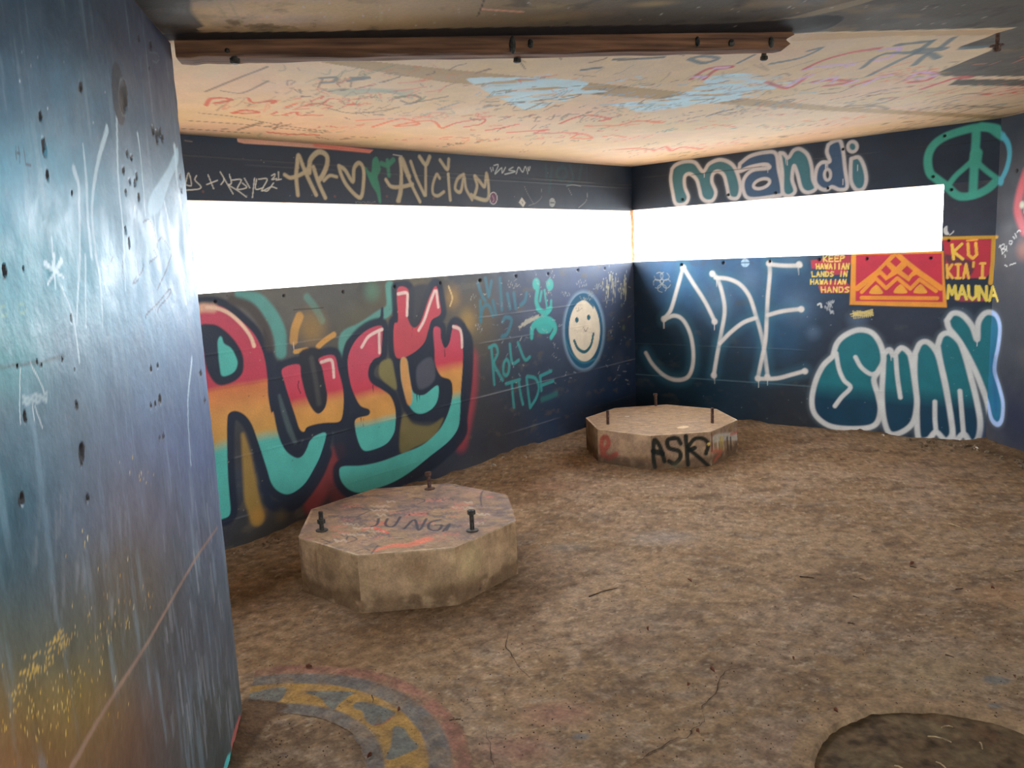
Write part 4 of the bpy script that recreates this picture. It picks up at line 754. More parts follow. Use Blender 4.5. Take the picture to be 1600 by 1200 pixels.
for c, pts, w in (('k6', [(830, 375), (960, 310), (1060, 262), (1140, 205)], 5), ('k6', [(790, 340), (900, 270), (1130, 265)], 4), ('k6', [(1050, 325), (1120, 270), (1170, 290)], 5), ('k6', [(1180, 240), (1245, 190)], 5), ('k6', [(960, 225), (1140, 205)], 4), ('k6', [(1060, 250), (1200, 245)], 6), ('k6', [(1290, 240), (1400, 235)], 5), ('k6', [(330, 320), (480, 290), (590, 240), (520, 255)], 3.4), ('k6', [(170, 315), (250, 275)], 3), ('k5', [(1340, 330), (1420, 350), (1500, 325), (1420, 312), (1350, 325)], 4), ('k5', [(920, 330), (1100, 325), (1200, 318)], 3), ('k5', [(740, 390), (850, 375)], 3), ('k4', [(890, 435), (980, 430), (960, 455), (900, 460)], 3), ('k4', [(1040, 450), (1160, 432), (1060, 432)], 3.4)):
    cst(c, pts, w, (96, 120, 132), id_tealc, .85, 1.6)
for c, pts, w in (('k4', [(930, 600), (1050, 628), (1200, 620), (1330, 595)], 1.8), ('k4', [(1310, 545), (1400, 530), (1450, 550), (1390, 575), (1340, 560)], 3), ('k4', [(1360, 580), (1470, 560), (1600, 535)], 1.8), ('k4', [(250, 510), (420, 440), (600, 370)], 1.8), ('k4', [(340, 505), (460, 515), (600, 450)], 1.8), ('k4', [(220, 628), (420, 650), (700, 700), (930, 730)], 1.4), ('k4', [(150, 670), (450, 690), (700, 715), (900, 735)], 1.4), ('k4', [(120, 715), (300, 725), (500, 740)], 1.4), ('k4', [(1190, 638), (1240, 638)], 2.6), ('k6', [(1180, 500), (1300, 470), (1420, 470)], 1.6), ('k6', [(1280, 560), (1380, 535), (1500, 540), (1420, 555), (1560, 530)], 2.4), ('k6', [(580, 470), (680, 460), (750, 430)], 1.6), ('k6', [(770, 485), (900, 450), (1050, 430)], 1.6), ('k6', [(710, 530), (860, 520), (960, 490), (880, 495)], 3), ('k6', [(740, 540), (860, 530), (920, 545)], 3)):
    cst(c, pts, w, DKC, id_dark, .7)
CV_ = {id_red: RD, id_dark: DKC, id_tealc: TLC}
for k in range(170):                                            # the smaller words, written along the two walls
    x = r.uniform(295, 1590); ytop = 105 if x < 1150 else 100; yb = np.interp(x, [285, 985, 1560], [205, 254, 182]); y = ytop+(yb-ytop)*r.random()**.75
    own = r.choice([id_red, id_dark, id_dark, id_tealc, id_red, id_dark]); col = {id_red: r.choice([RD, OGD, (216, 130, 110)]), id_dark: r.choice([DKC, (116, 92, 74), (128, 110, 92)]), id_tealc: r.choice([TLC, (126, 142, 112), (116, 140, 150)])}[own]
    p0 = CC.uv(np.array([(x, y)]))[0]; an_ = r.gauss(0, .3); d2 = np.array([math.cos(an_), math.sin(an_)]); pr = np.array([-d2[1]+r.uniform(0, .6), d2[0]])
    cw, ch = r.uniform(.05, .12), r.uniform(.08, .26); wd_ = r.uniform(1.0, 2.0); al_ = r.uniform(.35, .8)
    for j in range(r.randint(2, 6)):                            # letters of one scrawled word
        pts = [p0 + d2*cw*(j*1.15+r.random()) + pr*ch*(r.random()-.5) for m_ in range(r.randint(2, 4))]
        CC.stroke(np.array(pts), wd_, col, 1.2, al_, own, metric=True)
CC.own[(CC.own > 0) & ~inpaint] = 0; pw = CC.O + CC.u[..., None]*CC.U + CC.v[..., None]*CC.V
CC.own[(pw[..., 0] < -.06) | (pw[..., 1] > .06) | (((pw-S0)@SS.N) < -.06)] = -1
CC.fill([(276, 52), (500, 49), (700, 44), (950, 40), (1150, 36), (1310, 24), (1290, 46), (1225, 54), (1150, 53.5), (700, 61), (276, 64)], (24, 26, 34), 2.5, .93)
cst('k5', [(180, 50), (260, 56), (415, 66)], 2, (226, 160, 128), 0, .9); cst('k5', [(165, 90), (185, 40), (200, 0)], 1.2, (40, 36, 32), 0, .8)
for c, pts in (('k4', [(380, 0), (430, 90), (470, 160)]), ('k4', [(300, 0), (370, 100)]), ('k4', [(930, 60), (950, 110)]), ('k4', [(1225, 30), (1228, 120)])): cst(c, pts, 2, (196, 172, 122), 0, .7)
for k in range(60): CC.stroke([(r.uniform(230, 1590), r.uniform(0, 44))], r.uniform(1, 2.2), (206, 200, 190), 1, r.uniform(.3, .8))
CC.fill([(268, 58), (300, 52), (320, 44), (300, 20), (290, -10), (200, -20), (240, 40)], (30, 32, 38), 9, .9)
CC.stroke([(312, 46), (325, 43), (350, 45)], 4, (214, 180, 134), 1.5, .9); CC.stroke([(349, 46), (365, 46)], 3, (190, 160, 120), 1.5, .8)
CC.h -= .0016*(fbm(CC.u*14, CC.v*14, 91)-.5)
X0, X1, Y0, Y1 = -TW_, 9.2, -9.3, TW_
cor = [(X0, Y0), (X1, Y0), (X1, Y1), (X0, Y1)]
ceil_solid = [(x, y, ceil_z(x, y)+.004) for x, y in cor]+[(x, y, 2.55) for x, y in cor]
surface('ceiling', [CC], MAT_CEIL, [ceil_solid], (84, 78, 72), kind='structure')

# ------------------------------------------------------------------ floor
FO = np.array([CAM[0], CAM[1], 0.0])
PIT, PITR = np.array([3.4969, -4.1290]), .398
RINGC = np.array([1.812, -5.335])
dep = spread(2.0, 8.3, lambda d: 2.2*d*d/(FPX*1.5)); uu = np.arange(-1.6, 4.6, .0095); Ug, Vg = np.meshgrid(uu, dep, indexing='ij')
FL = Canvas(FO, _r0, _f0, Ug, Vg, base=(138, 112, 84))
pw = FL.O + FL.u[..., None]*FL.U + FL.v[..., None]*FL.V; fx, fy = pw[..., 0], pw[..., 1]
FL.mottle(.65, 1.1, 1.1, 101, (120, 94, 66), .4, .7); FL.mottle(.5, 2.6, 2.6, 102, (140, 118, 98), .5, .72); FL.mottle(.6, 3.2, 5, 107, (108, 84, 60), .52, .72); FL.mottle(.6, 6, 9, 103, (94, 74, 54), .56, .76); FL.mottle(.35, 11, 17, 104, (148, 130, 112), .55, .75); FL.mottle(.45, 20, 26, 108, (88, 70, 52), .58, .78); FL.mottle(.3, 34, 34, 105); FL.mottle(.5, 40, 60, 109, (76, 60, 44), .6, .76); FL.mottle(.5, 46, 60, 110, (170, 150, 124), .62, .78)
for x, y, rr_, a, c in ((870, 1115, 50, .5, (150, 104, 90)), (810, 1170, 60, .45, (142, 98, 88)), (1040, 840, 50, .5, (138, 130, 124)), (890, 855, 30, .4, (120, 118, 112)), (860, 760, 40, .45, (146, 112, 92)), (1010, 1010, 60, .5, (98, 80, 62)), (980, 1000, 40, .5, (112, 84, 64)), (1110, 775, 26, .6, (86, 70, 52)), (1000, 790, 30, .4, (104, 88, 72)), (1480, 1050, 120, .35, (146, 126, 92)), (1580, 930, 60, .4, (166, 126, 90)), (1240, 1160, 80, .4, (136, 112, 98)), (700, 970, 40, .4, (88, 76, 62)), (500, 1030, 150, .55, (108, 80, 50)), (640, 990, 110, .4, (104, 80, 54)), (420, 930, 80, .5, (96, 74, 52)), (600, 760, 60, .3, (100, 82, 64)), (830, 690, 70, .4, (112, 92, 76)), (800, 840, 40, .4, (96, 86, 74))): FL.blob((x, y), rr_, c, a, 0, 1.8)
dL, dR_, dS, dP = fx, -fy, (pw-S0)@SS.N, (pw-PE)@PM
dP = np.where(((pw-PE)@PQ) < 0.05, np.abs(dP), 9.0)
heap = .030*np.exp(-np.maximum(dL, 0)/.07)*sstep(.35, .7, fbm(fy*2.4, fy*0, 111))+.028*np.exp(-np.maximum(dR_, 0)/.06)*sstep(.3, .7, fbm(fx*3, fx*0, 112)) + .045*np.exp(-np.maximum(dS, 0)/.09)*sstep(.25, .6, fbm(fx*3, fy*3, 113)) + .02*np.exp(-dP/.05)
heap *= (.6+.8*fbm(fx*26, fy*26, 114)); FL.h += heap + .006*(fbm(fx*4, fy*4, 115)-.5) + .003*(fbm(fx*22, fy*22, 116)-.5)
k_ = np.clip(heap/.016, 0, 1)[..., None]*.75; FL.col = FL.col*(1-k_)+lin((78, 60, 42))*k_
for q, rr_ in ((P('n5', [(1330, 715)])[0], 17), (P('n5', [(1320, 855)])[0], 9), (P('n4', [(520, 1030)])[0], 11)): FL.blob(q, rr_, (104, 100, 96), .85, .5, 1.6)
FL.fill(P('n3', [(140, 520), (300, 500), (520, 560), (330, 620), (230, 760), (150, 914), (60, 914)]), (70, 50, 32), 10, .7)
pd = np.hypot(fx-PIT[0], fy-PIT[1]); FL.own[pd < PITR+.045] = -1
FL.own[(fx < -.05) | (fy > .05) | (dS < -.05)] = -1
# rim of the pit, fine, at floor level
th_ = np.linspace(0, 2*math.pi, 361); rr_ = np.linspace(PITR-.012, PITR+.062, 24); A, Rr = np.meshgrid(th_, rr_, indexing='ij')
wob = .010*(fbm(np.cos(A)*3+9, np.sin(A)*3+9, 121)-.5); Rr = Rr + wob*np.clip((PITR+.05-Rr)/.06, 0, 1)
PO = np.array([PIT[0], PIT[1], 0.0])
RM_ = Canvas(PO, Xv, Yv, (Rr*np.cos(A)), (Rr*np.sin(A)), base=(138, 112, 84)); RM_.N = _z0
gx, gy = RM_.u+PIT[0], RM_.v+PIT[1]
RM_.mottle(.6, 5, 5, 103, (104, 84, 62), .5, .8); RM_.mottle(.22, 30, 30, 105); RM_.h += .006*(fbm(gx*4, gy*4, 115)-.5)+.003*(fbm(gx*22, gy*22, 116)-.5) - .02*np.clip((PITR+.002-Rr)/.012, 0, 1) + .001
coarse = []
def cq(f0_, f1_, u0_, u1_, z):
    p = [FO+_r0*u0_+_f0*f0_, FO+_r0*u1_+_f0*f0_, FO+_r0*u1_+_f0*f1_, FO+_r0*u0_+_f0*f1_]
    return [(a[0], a[1], z-.03) for a in p]+[(a[0], a[1], z) for a in p]
coarse += [cq(-5, 2.03, -6, 7, -.004), cq(2.0, 9, -6, -1.57, -.004), cq(2.0, 9, 4.57, 7, -.004), cq(-5, 9, -6, 7, -.09)]
FL.gain = RM_.gain = 1.08
floor = surface('floor', [FL, RM_], MAT_FLOOR, coarse, (146, 119, 91), kind='structure')
# painted half ring on the floor beside the partition
a0 = math.atan2(PQ[1], PQ[0]); th_ = np.linspace(a0+.06, a0-math.pi-.06, 440); rr_ = np.linspace(.36, .74, 80); A, Rr = np.meshgrid(th_, rr_, indexing='ij')
RO = np.array([RINGC[0], RINGC[1], .0])
RG = Canvas(RO, Xv, Yv, Rr*np.cos(A), Rr*np.sin(A), base=(128, 104, 78)); RG.N = _z0
gx, gy = RG.u+RINGC[0], RG.v+RINGC[1]
id_ring = piece('floor_painting', 'worn yellow ring with grey triangles inside blue-grey and red bands')
RG.h = .006*(fbm(gx*4, gy*4, 115)-.5)+.003*(fbm(gx*22, gy*22, 116)-.5)+.0022
GR, YG = (98, 94, 90), (150, 116, 62)
def band(r0_, r1_, col, a, soft):
    c = a*sstep(r0_-soft, r0_+soft, Rr+.012*(fbm(gx*12, gy*12, 131)-.5))*(1-sstep(r1_-soft, r1_+soft, Rr+.012*(fbm(gx*12, gy*12, 132)-.5)))
    c = c*(.55+.45*sstep(.3, .6, fbm(gx*16, gy*16, 133))); RG.col = RG.col*(1-c[..., None])+lin(col)*c[..., None]
    return c
w1 = band(.642, .705, (132, 86, 74), .7, .02); w2 = band(.575, .645, GR, .9, .008); w3 = band(.443, .575, YG, .97, .004); w4 = band(.385, .443, GR, .85*1.0, .012)
for pl in ([(530, 460), (800, 465), (770, 500), (720, 540), (690, 570), (650, 545), (610, 500)], [(820, 530), (900, 530), (1050, 580), (1040, 610), (980, 650), (930, 665), (880, 630), (860, 580), (810, 560)], [(1050, 670), (1110, 680), (1140, 730), (1195, 785), (1150, 820), (1040, 865), (1000, 855), (1030, 790), (1040, 720)], [(120, 490), (390, 435), (385, 500), (330, 525), (120, 515)], [(960, 930), (1150, 950), (1100, 1010), (980, 1060)]):
    RG.fill(P('n3', pl), (98, 98, 92), 3, .95)
RG.stroke(P('n3', [(930, 662), (990, 650), (1040, 612)]), 3, (150, 80, 64), 2, .8)
RG.mottle(.3, 26, 26, 135); RG.mottle(.5, 40, 40, 136, (96, 74, 48), .6, .8)
RG.fill(P('n3', [(60, 520), (250, 510), (420, 540), (330, 600), (200, 640), (100, 700)]), (74, 54, 36), 8, .85)
RG.own[:] = np.where((w1+w2+w3+w4) > .32, id_ring, -1)
RG.own[((gx-PE[0])*PM[0]+(gy-PE[1])*PM[1]) < .004] = -1
RG.gain = 1.08; vs = RG.cells(id_ring); ring = mesh_obj('floor_painting', vs[0], vs[1], vs[2], MAT_FLOOR, floor); ring['label'] = PIECES[id_ring][1]
# cracks: thin dark gaps
def ribbon(pts, w, z, name, parent, col, label=None):
    p = smooth(on_floor(np.array(pts, float), z)[:, :2], n=3); p = p + rng.normal(0, .004, p.shape); d = np.gradient(p, axis=0); d /= np.linalg.norm(d, axis=1)[:, None]+1e-9; nrm = np.stack([-d[:, 1], d[:, 0]], -1)
    ww = w*(.4+rng.random(len(p)))*np.minimum(1, 4*np.minimum(np.linspace(0, 1, len(p)), np.linspace(1, 0, len(p)))+.15)
    l, q = p-nrm*ww[:, None]/2, p+nrm*ww[:, None]/2; v = np.zeros((len(p)*2, 3)); v[0::2, :2] = l; v[1::2, :2] = q
    v[:, 2] = z + .006*(fbm(v[:, 0]*4, v[:, 1]*4, 115)-.5)+.003*(fbm(v[:, 0]*22, v[:, 1]*22, 116)-.5)
    i = np.arange(len(p)-1)*2; ob = mesh_obj(name, v, np.stack([i, i+1, i+3, i+2], -1), np.tile(lin(col), (len(v), 1)), MAT_FLOOR, parent)
    if label: ob['label'] = label
    return ob
for pts in (P('n4', [(770, 1199), (860, 1150), (900, 1110), (980, 1085), (1040, 1040), (1120, 1035), (1130, 990), (1195, 955), (1190, 900)]), P('n4', [(1170, 890), (1190, 860), (1260, 800), (1280, 710), (1330, 670), (1420, 630)]), P('n4', [(135, 435), (105, 525), (130, 560), (170, 625), (250, 720)]), P('n4', [(0, 970), (20, 1060), (30, 1150), (50, 1199)]), P('n4', [(200, 500), (310, 525), (420, 550)])):
    ribbon(pts, .0034, .0022, 'floor_crack', floor, (66, 52, 40), 'thin dark crack in the concrete floor')

# soil in the round pit
th_ = np.linspace(0, 2*math.pi, 241); rr_ = np.linspace(.004, PITR+.012, 70); A, Rr = np.meshgrid(th_, rr_, indexing='ij')
SO = Canvas(np.array([PIT[0], PIT[1], -.012]), Xv, Yv, Rr*np.cos(A), Rr*np.sin(A), base=(104, 84, 60)); SO.N = _z0
SO.mottle(.7, 7, 7, 141, (112, 96, 70), .45, .7); SO.mottle(.6, 16, 16, 142, (52, 38, 26), .5, .75); SO.mottle(.35, 45, 45, 143); SO.mottle(.5, 12, 12, 144, (108, 70, 44), .6, .8)
SO.gain = .9; SO.h = .014*(fbm(SO.u*9, SO.v*9, 145)-.5)+.009*(fbm(SO.u*34, SO.v*34, 146)-.5) 
vs = SO.cells(0); soil = mesh_obj('soil', vs[0], vs[1], vs[2], MAT_SOIL); soil['kind'] = 'stuff'; soil['label'] = 'dark crumbly soil filling the round sunken pit in the floor'; soil['category'] = 'soil'

# ------------------------------------------------------------------ walls behind the camera, with an unseen doorway sized to add fill light
PEND, SEND = PE-PQ*5.5, S0+SU*SLEN
dr = (SEND-PEND); Lr = np.linalg.norm(dr); dr = dr/Lr; rn = np.array([dr[1], -dr[0], 0])
def wall_plain(name, slabs, col):
    vs, fs, n = [], [], 0
    for hx in slabs:
        hx = np.asarray(hx, float)
        vs.append(hx); fs.append(np.array([(0, 3, 2, 1), (4, 5, 6, 7), (0, 1, 5, 4), (1, 2, 6, 5), (2, 3, 7, 6), (3, 0, 4, 7)])+n); n += 8
    ob = mesh_obj(name, np.vstack(vs), np.vstack(fs), np.tile(lin(col), (n, 1)), MAT_WALL, smooth_shade=False); ob['kind'] = 'structure'; return ob
D0, D1 = Lr*.5-.95, Lr*.5+.95
wall_plain('wall_rear', [slab(PEND, PEND+dr*D0, -.05, 2.36, rn, TW_), slab(PEND+dr*D1, SEND+dr*.2, -.05, 2.36, rn, TW_), slab(PEND+dr*D0, PEND+dr*D1, 2.05, 2.36, rn, TW_)], (120, 112, 100))
wall_plain('wall_rear_left', [slab(np.array([-TW_, YL0, 0]), PEND-PM*.45+PQ*.1, -.05, 2.36, np.array([0, -1.0, 0]), TW_)], (90, 88, 84))

# ------------------------------------------------------------------ helpers for things
def empty(name, loc, label, cat, group=None):
    o = bpy.data.objects.new(name, None); COLL.objects.link(o); o.location = loc; o.empty_display_size = .1
    o['label'] = label; o['category'] = cat
    if group: o['group'] = group
    return o
def tag(o, label, cat, group=None):
    o['label'] = label; o['category'] = cat
    if group: o['group'] = group
    return o
def lathe(rings, n, jitter=0.0, hexa_=False):
    """rings: (radius, z); closed at both ends"""
    v, f = [], []
    for rad, z in rings:
        for k in range(n):
            t = 2*math.pi*k/n; q = rad*(1+random.uniform(-jitter, jitter)); v.append((q*math.cos(t), q*math.sin(t), z))
    m = len(rings)
    for j in range(m-1):
        for k in range(n): f.append((j*n+k, j*n+(k+1) % n, (j+1)*n+(k+1) % n, (j+1)*n+k))
    v.append((0, 0, rings[0][1])); v.append((0, 0, rings[-1][1])); a, b = len(v)-2, len(v)-1
    for k in range(n): f.append((a, (k+1) % n, k)); f.append((b, (m-1)*n+k, (m-1)*n+(k+1) % n))
    return v, f
def simple(name, v, f, mat, parent=None, loc=None, rot=None, shade=False):
    me = bpy.data.meshes.new(name); me.from_pydata([tuple(map(float, p)) for p in v], [], f); me.materials.append(mat)
    if shade: me.polygons.foreach_set('use_smooth', np.ones(len(me.polygons), bool))
    me.update(); o = bpy.data.objects.new(name, me); COLL.objects.link(o)
    if parent is not None: o.parent = parent
    if loc is not None: o.location = loc
    if rot is not None: o.rotation_euler = rot
    return o
def plain(name, c1, c2, rough=.8, scale=30.0, metal=0.0, bump=.4, stretch=(1, 1, 1), spec=.3):
    m = bpy.data.materials.new(name); m.use_nodes = True; nt = m.node_tree; N, L = nt.nodes, nt.links; b = N['Principled BSDF']
    tc = N.new('ShaderNodeTexCoord'); mp = N.new('ShaderNodeMapping'); mp.inputs['Scale'].default_value = stretch; L.new(tc.outputs['Object'], mp.inputs['Vector'])
    n = N.new('ShaderNodeTexNoise'); n.inputs['Scale'].default_value = scale; n.inputs['Detail'].default_value = 7; L.new(mp.outputs[0], n.inputs['Vector'])
    rp = N.new('ShaderNodeValToRGB'); rp.color_ramp.elements[0].position = .35; rp.color_ramp.elements[1].position = .68
    rp.color_ramp.elements[0].color = (*lin(c1), 1); rp.color_ramp.elements[1].color = (*lin(c2), 1); L.new(n.outputs['Fac'], rp.inputs[0]); L.new(rp.outputs[0], b.inputs['Base Color'])
    b.inputs['Roughness'].default_value = rough; b.inputs['Metallic'].default_value = metal; b.inputs['Specular IOR Level'].default_value = spec
    bp = N.new('ShaderNodeBump'); bp.inputs['Strength'].default_value = bump; bp.inputs['Distance'].default_value = .003; L.new(n.outputs['Fac'], bp.inputs['Height']); L.new(bp.outputs[0], b.inputs['Normal'])
    return m
M_IRON = plain('dark_iron', (40, 40, 38), (78, 72, 64), .6, 90, .4)
M_RUST = plain('rusty_iron', (62, 44, 40), (112, 84, 72), .8, 90, .2)
M_WOOD = plain('old_wood', (74, 50, 38), (140, 98, 68), .8, 3.0, 0, .5, (1.2, 22, 22))
M_POST = plain('weathered_post', (176, 128, 88), (214, 172, 130), .8, 30)
M_TWIG = plain('dry_twig', (120, 96, 66), (186, 160, 118), .85, 60); M_DARKTWIG = plain('dark_twig', (44, 32, 24), (82, 60, 42), .9, 60)
M_LEAF = plain('dry_leaf', (96, 56, 38), (140, 84, 58), .8, 40); M_STONE = plain('rubble_stone', (92, 76, 58), (136, 118, 94), .95, 25); M_PAPER = plain('paper_scrap', (196, 184, 164), (228, 220, 204), .8, 25)

# ------------------------------------------------------------------ octagonal gun plinths with anchor bolts
def plinth(cx, cy, R, ang, H, label, paint, step, side):
    c = np.array([CAM[0], CAM[1], 0]) + _r0*cx + _f0*cy
    ths = ang + np.arange(9)*math.pi/4
    corners = [c + _r0*R*math.cos(t) + _f0*R*math.sin(t) for t in ths]
    root = empty('gun_plinth', tuple(c), label, 'plinth')
    cans = []
    # top: rings of the octagon
    n = 60; per = np.vstack([np.array([corners[k]*(1-t)+corners[k+1]*t for t in np.arange(n)/n]) for k in range(8)]+[corners[8][None]])
    tt = np.linspace(.01, 1, int(R/step)); d = per-c; dx, dy = d@_r0, d@_f0
    top = Canvas(c+_z0*H, _r0, _f0, dx[:, None]*tt, dy[:, None]*tt, base=(150, 124, 98))
    top.h += .003*(fbm(top.u*12, top.v*12, 151)-.5)*sstep(1.0, .93, np.broadcast_to(tt, top.u.shape)); cans.append(top)
    sides = []
    for k in range(8):
        a, b = corners[k], corners[k+1]; U = b-a; L = np.linalg.norm(U); U /= L; nrm = np.cross(U, _z0)
        if nrm@((a+b)/2-c) < 0: a, b = b, a; U = -U
        us = np.linspace(0, L, int(L/step)); sc = Canvas(a, U, _z0, *grid(us, lambda u: 0*u-.03, lambda u: 0*u+H, int((H+.03)/step)), base=side)
        e_ = np.minimum(np.minimum(sc.u, L-sc.u), H-sc.v); sc.h -= .006*np.clip(.5-e_/.012, 0, .5)*sstep(.45, .7, fbm(sc.u*30+k, sc.v*30, 160)); sides.append(sc); cans.append(sc)
    for i, cv in enumerate(cans):
        cv.mottle(.5, 5, 5, 171+i, (146, 118, 84), .4, .7); cv.mottle(.35, 20, 20, 181+i, (124, 100, 74), .55, .8); cv.mottle(.2, 60, 60, 191+i)
    for i, sc in enumerate(sides):                              # damp, dirty foot with a ragged upper edge, rusty runs, broken pale rim painted as an edge highlight
        lv = H*(.34+.5*(fbm(sc.u*5+i*7, sc.v*2, 199)-.5)); k_ = (.72*(1-sstep(-.03, .035, sc.v-lv)))[..., None]; sc.col = sc.col*(1-k_)+lin((98, 74, 50))*k_
        k_ = (.55*sstep(.52, .7, fbm(sc.u*16+i*3, sc.v*3, 203)))[..., None]; sc.col = sc.col*(1-k_)+lin((112, 82, 54))*k_
        k_ = (.5*sstep(.55, .72, fbm(sc.u*9+i*5, sc.v*12, 207)))[..., None]; sc.col = sc.col*(1-k_)+lin((192, 160, 122))*k_
        k_ = (.5*sstep(.010, .002, H-sc.v)*sstep(.35, .6, fbm(sc.u*14+i, sc.v*0, 209)))[..., None]; sc.col = sc.col*(1-k_)+lin((206, 186, 152))*k_
    tr = np.broadcast_to(tt, top.u.shape); k_ = (.55*sstep(.965, .99, tr)*sstep(.4, .6, fbm(top.u*9, top.v*9, 211)))[..., None]; top.col = top.col*(1-k_)+lin((204, 180, 148))*k_  # same pale highlight painted along the top edge
    paint(top, Multi(*[sc for sc in sides if sc.N@(CAM-sc.O) > 0]))
    vis = {}
    vs, fs, cs, m = [], [], [], 0
    for own in [0]+list(PIECES):
        vs, fs, cs, m = [], [], [], 0
        for cv in cans:
            q = cv.cells(own)
            if q is None: continue
            vs.append(q[0]-c); fs.append(q[1]+m); cs.append(q[2]); m += len(q[0])
        if not m: continue
        ob = mesh_obj('block' if own == 0 else PIECES[own][0], np.vstack(vs), np.vstack(fs), np.vstack(cs), MAT_BLOCK, root, weld=own > 0)
        if own: ob['label'] = PIECES[own][1]
        if own in STUFF: ob['kind'] = 'stuff'
    return root, c, H
def bolt(root, c, H, q, hgt, mat, head=None, nut=None, washer=True, rad=.011, lean=(0, 0)):
    p = on_floor(np.array([q], float), H)[0]; loc = (p[0]-c[0], p[1]-c[1], H)
    v, f = lathe([(rad*1.02, -.01)]+[(rad*(1 if k % 2 else .93), hgt*k/14) for k in range(15)]+[(rad*.8, hgt+.002)], 12)
    b = simple('anchor_bolt', v, f, mat, root, loc, (lean[0], lean[1], 0), True)
    def hexn(z, h, rr_, nm):
        v, f = lathe([(rr_*.93, z), (rr_, z+h*.12), (rr_, z+h*.88), (rr_*.93, z+h)], 6); o = simple(nm, v, f, mat, b, rot=(0, 0, random.random()))
    if head: hexn(hgt-.018, .02, .0185, 'nut')
    if nut: hexn(nut, .02, .0185, 'nut')
    if washer:
        v, f = lathe([(.028, -.001), (.029, .004), (.024, .006)], 20); simple('washer', v, f, mat, b)
    return b
id_top = piece('marker_scrawl', 'dark marker scrawls on the plinth top', True); id_tl = [piece('painted_letter', 'dark hand-painted capital letter on the plinth top') for k in range(5)]; id_smear = [piece('red_smear', 'red spray smear on the plinth top') for k in range(4)]
def paint_near(top, sides):
    for x, y, rr_, a, cc in ((560, 845, 40, .35, (176, 134, 104)), (750, 770, 40, .35, (170, 130, 110))): top.blob((x, y), rr_, cc, a)
    DK = (66, 64, 70)
    top.mottle(.6, 7, 7, 221, (116, 96, 92), .42, .66); top.mottle(.55, 18, 26, 222, (92, 82, 84), .55, .75); top.mottle(.4, 12, 12, 223, (176, 128, 108), .6, .78)
    for kk, (pts, w) in enumerate((([(510, 430), (570, 415), (660, 450), (600, 430)], 7), ([(600, 400), (650, 380), (640, 400)], 5), ([(900, 340), (830, 335), (780, 345)], 4))): top.stroke(P('n1', pts), w, (206, 92, 74), 4, .75, id_smear[kk])
    top.stroke(P('n1', [(580, 560), (700, 530), (800, 525), (910, 490)]), [8, 15, 18, 20], (210, 116, 88), 8, .85, id_smear[3]); top.blob(P('n1', [(1300, 225)])[0], 10, (200, 110, 90), .6)
    for pts in ([(400, 505), (420, 470), (470, 490), (410, 515)], [(250, 490), (300, 510), (270, 520)], [(1250, 285), (1245, 220), (1275, 180), (1380, 205)], [(1265, 270), (1310, 265)], [(460, 565), (520, 550), (550, 560)], [(560, 580), (600, 530)], [(990, 150), (1060, 150), (1100, 160)], [(670, 490), (760, 488)], [(580, 185), (600, 182)], [(1230, 410), (1300, 405)], [(470, 350), (560, 310), (640, 300)], [(700, 320), (800, 300)], [(820, 230), (900, 245), (850, 270)]): top.stroke(P('n1', pts), 3, (74, 70, 72), 2.5, .75, id_top)
    rr = random.Random(3)
    for k in range(80): scribble(top, P('n1', [(rr.uniform(250, 1250), rr.uniform(220, 500))])[0], rr.randint(2, 5), 7, 5, rr.choice([(94, 86, 88), (82, 78, 82), (178, 112, 96), (176, 160, 140), (110, 92, 96)]), rr.uniform(2, 5), 300+k, 0, .55)
    for kk, pts in enumerate(([(606, 362), (596, 398), (560, 412)], [(662, 362), (648, 395), (668, 412), (706, 405), (742, 350)], [(765, 425), (830, 368), (858, 435), (905, 362)], [(992, 368), (930, 385), (920, 425), (975, 436), (1000, 405), (962, 402)], [(1010, 440), (1050, 395), (1030, 435)])): top.stroke(P('n1', pts), 4.6, DK, 2.5, .95, id_tl[kk])
    for pts in ([(640, 620), (655, 700)], [(800, 620), (790, 720), (830, 760), (990, 750)], [(910, 600), (880, 720)], [(530, 800), (520, 720)]): sides.stroke(P('n1', pts), 3, (164, 140, 96), 3, .55)
    sides.blob(P('n1', [(850, 680)])[0], 34, (112, 80, 54), .6); sides.blob(P('n1', [(300, 740)])[0], 24, (88, 64, 46), .5); sides.blob(P('n1', [(1180, 620)])[0], 46, (206, 180, 130), .6); sides.blob(P('n1', [(1240, 800)])[0], 5, (56, 50, 44), .8)  # the large pale blob paints light onto the right-hand face
r1, c1, H1 = plinth(-0.53055, 3.79826, .54293, 3.62693, .2618, 'octagonal concrete block with three dark bolts beside the big bubble lettering', paint_near, .0042, (174, 142, 108))
bolt(r1, c1, H1, (503, 829), .092, M_IRON, nut=.035, lean=(0, .02))
bolt(r1, c1, H1, (738, 829), .095, M_IRON, head=True)
bolt(r1, c1, H1, (671.5, 764), .092, M_RUST, head=True, lean=(0, -.06))
id_ask = [piece('painted_letter', 'black sprayed capital letter on the plinth side') for k in range(3)]
id_rp = piece('graffiti_mark', 'faded red loop on the plinth side')
id_wp = piece('graffiti_smear', 'white and red dripping smear on the plinth side')
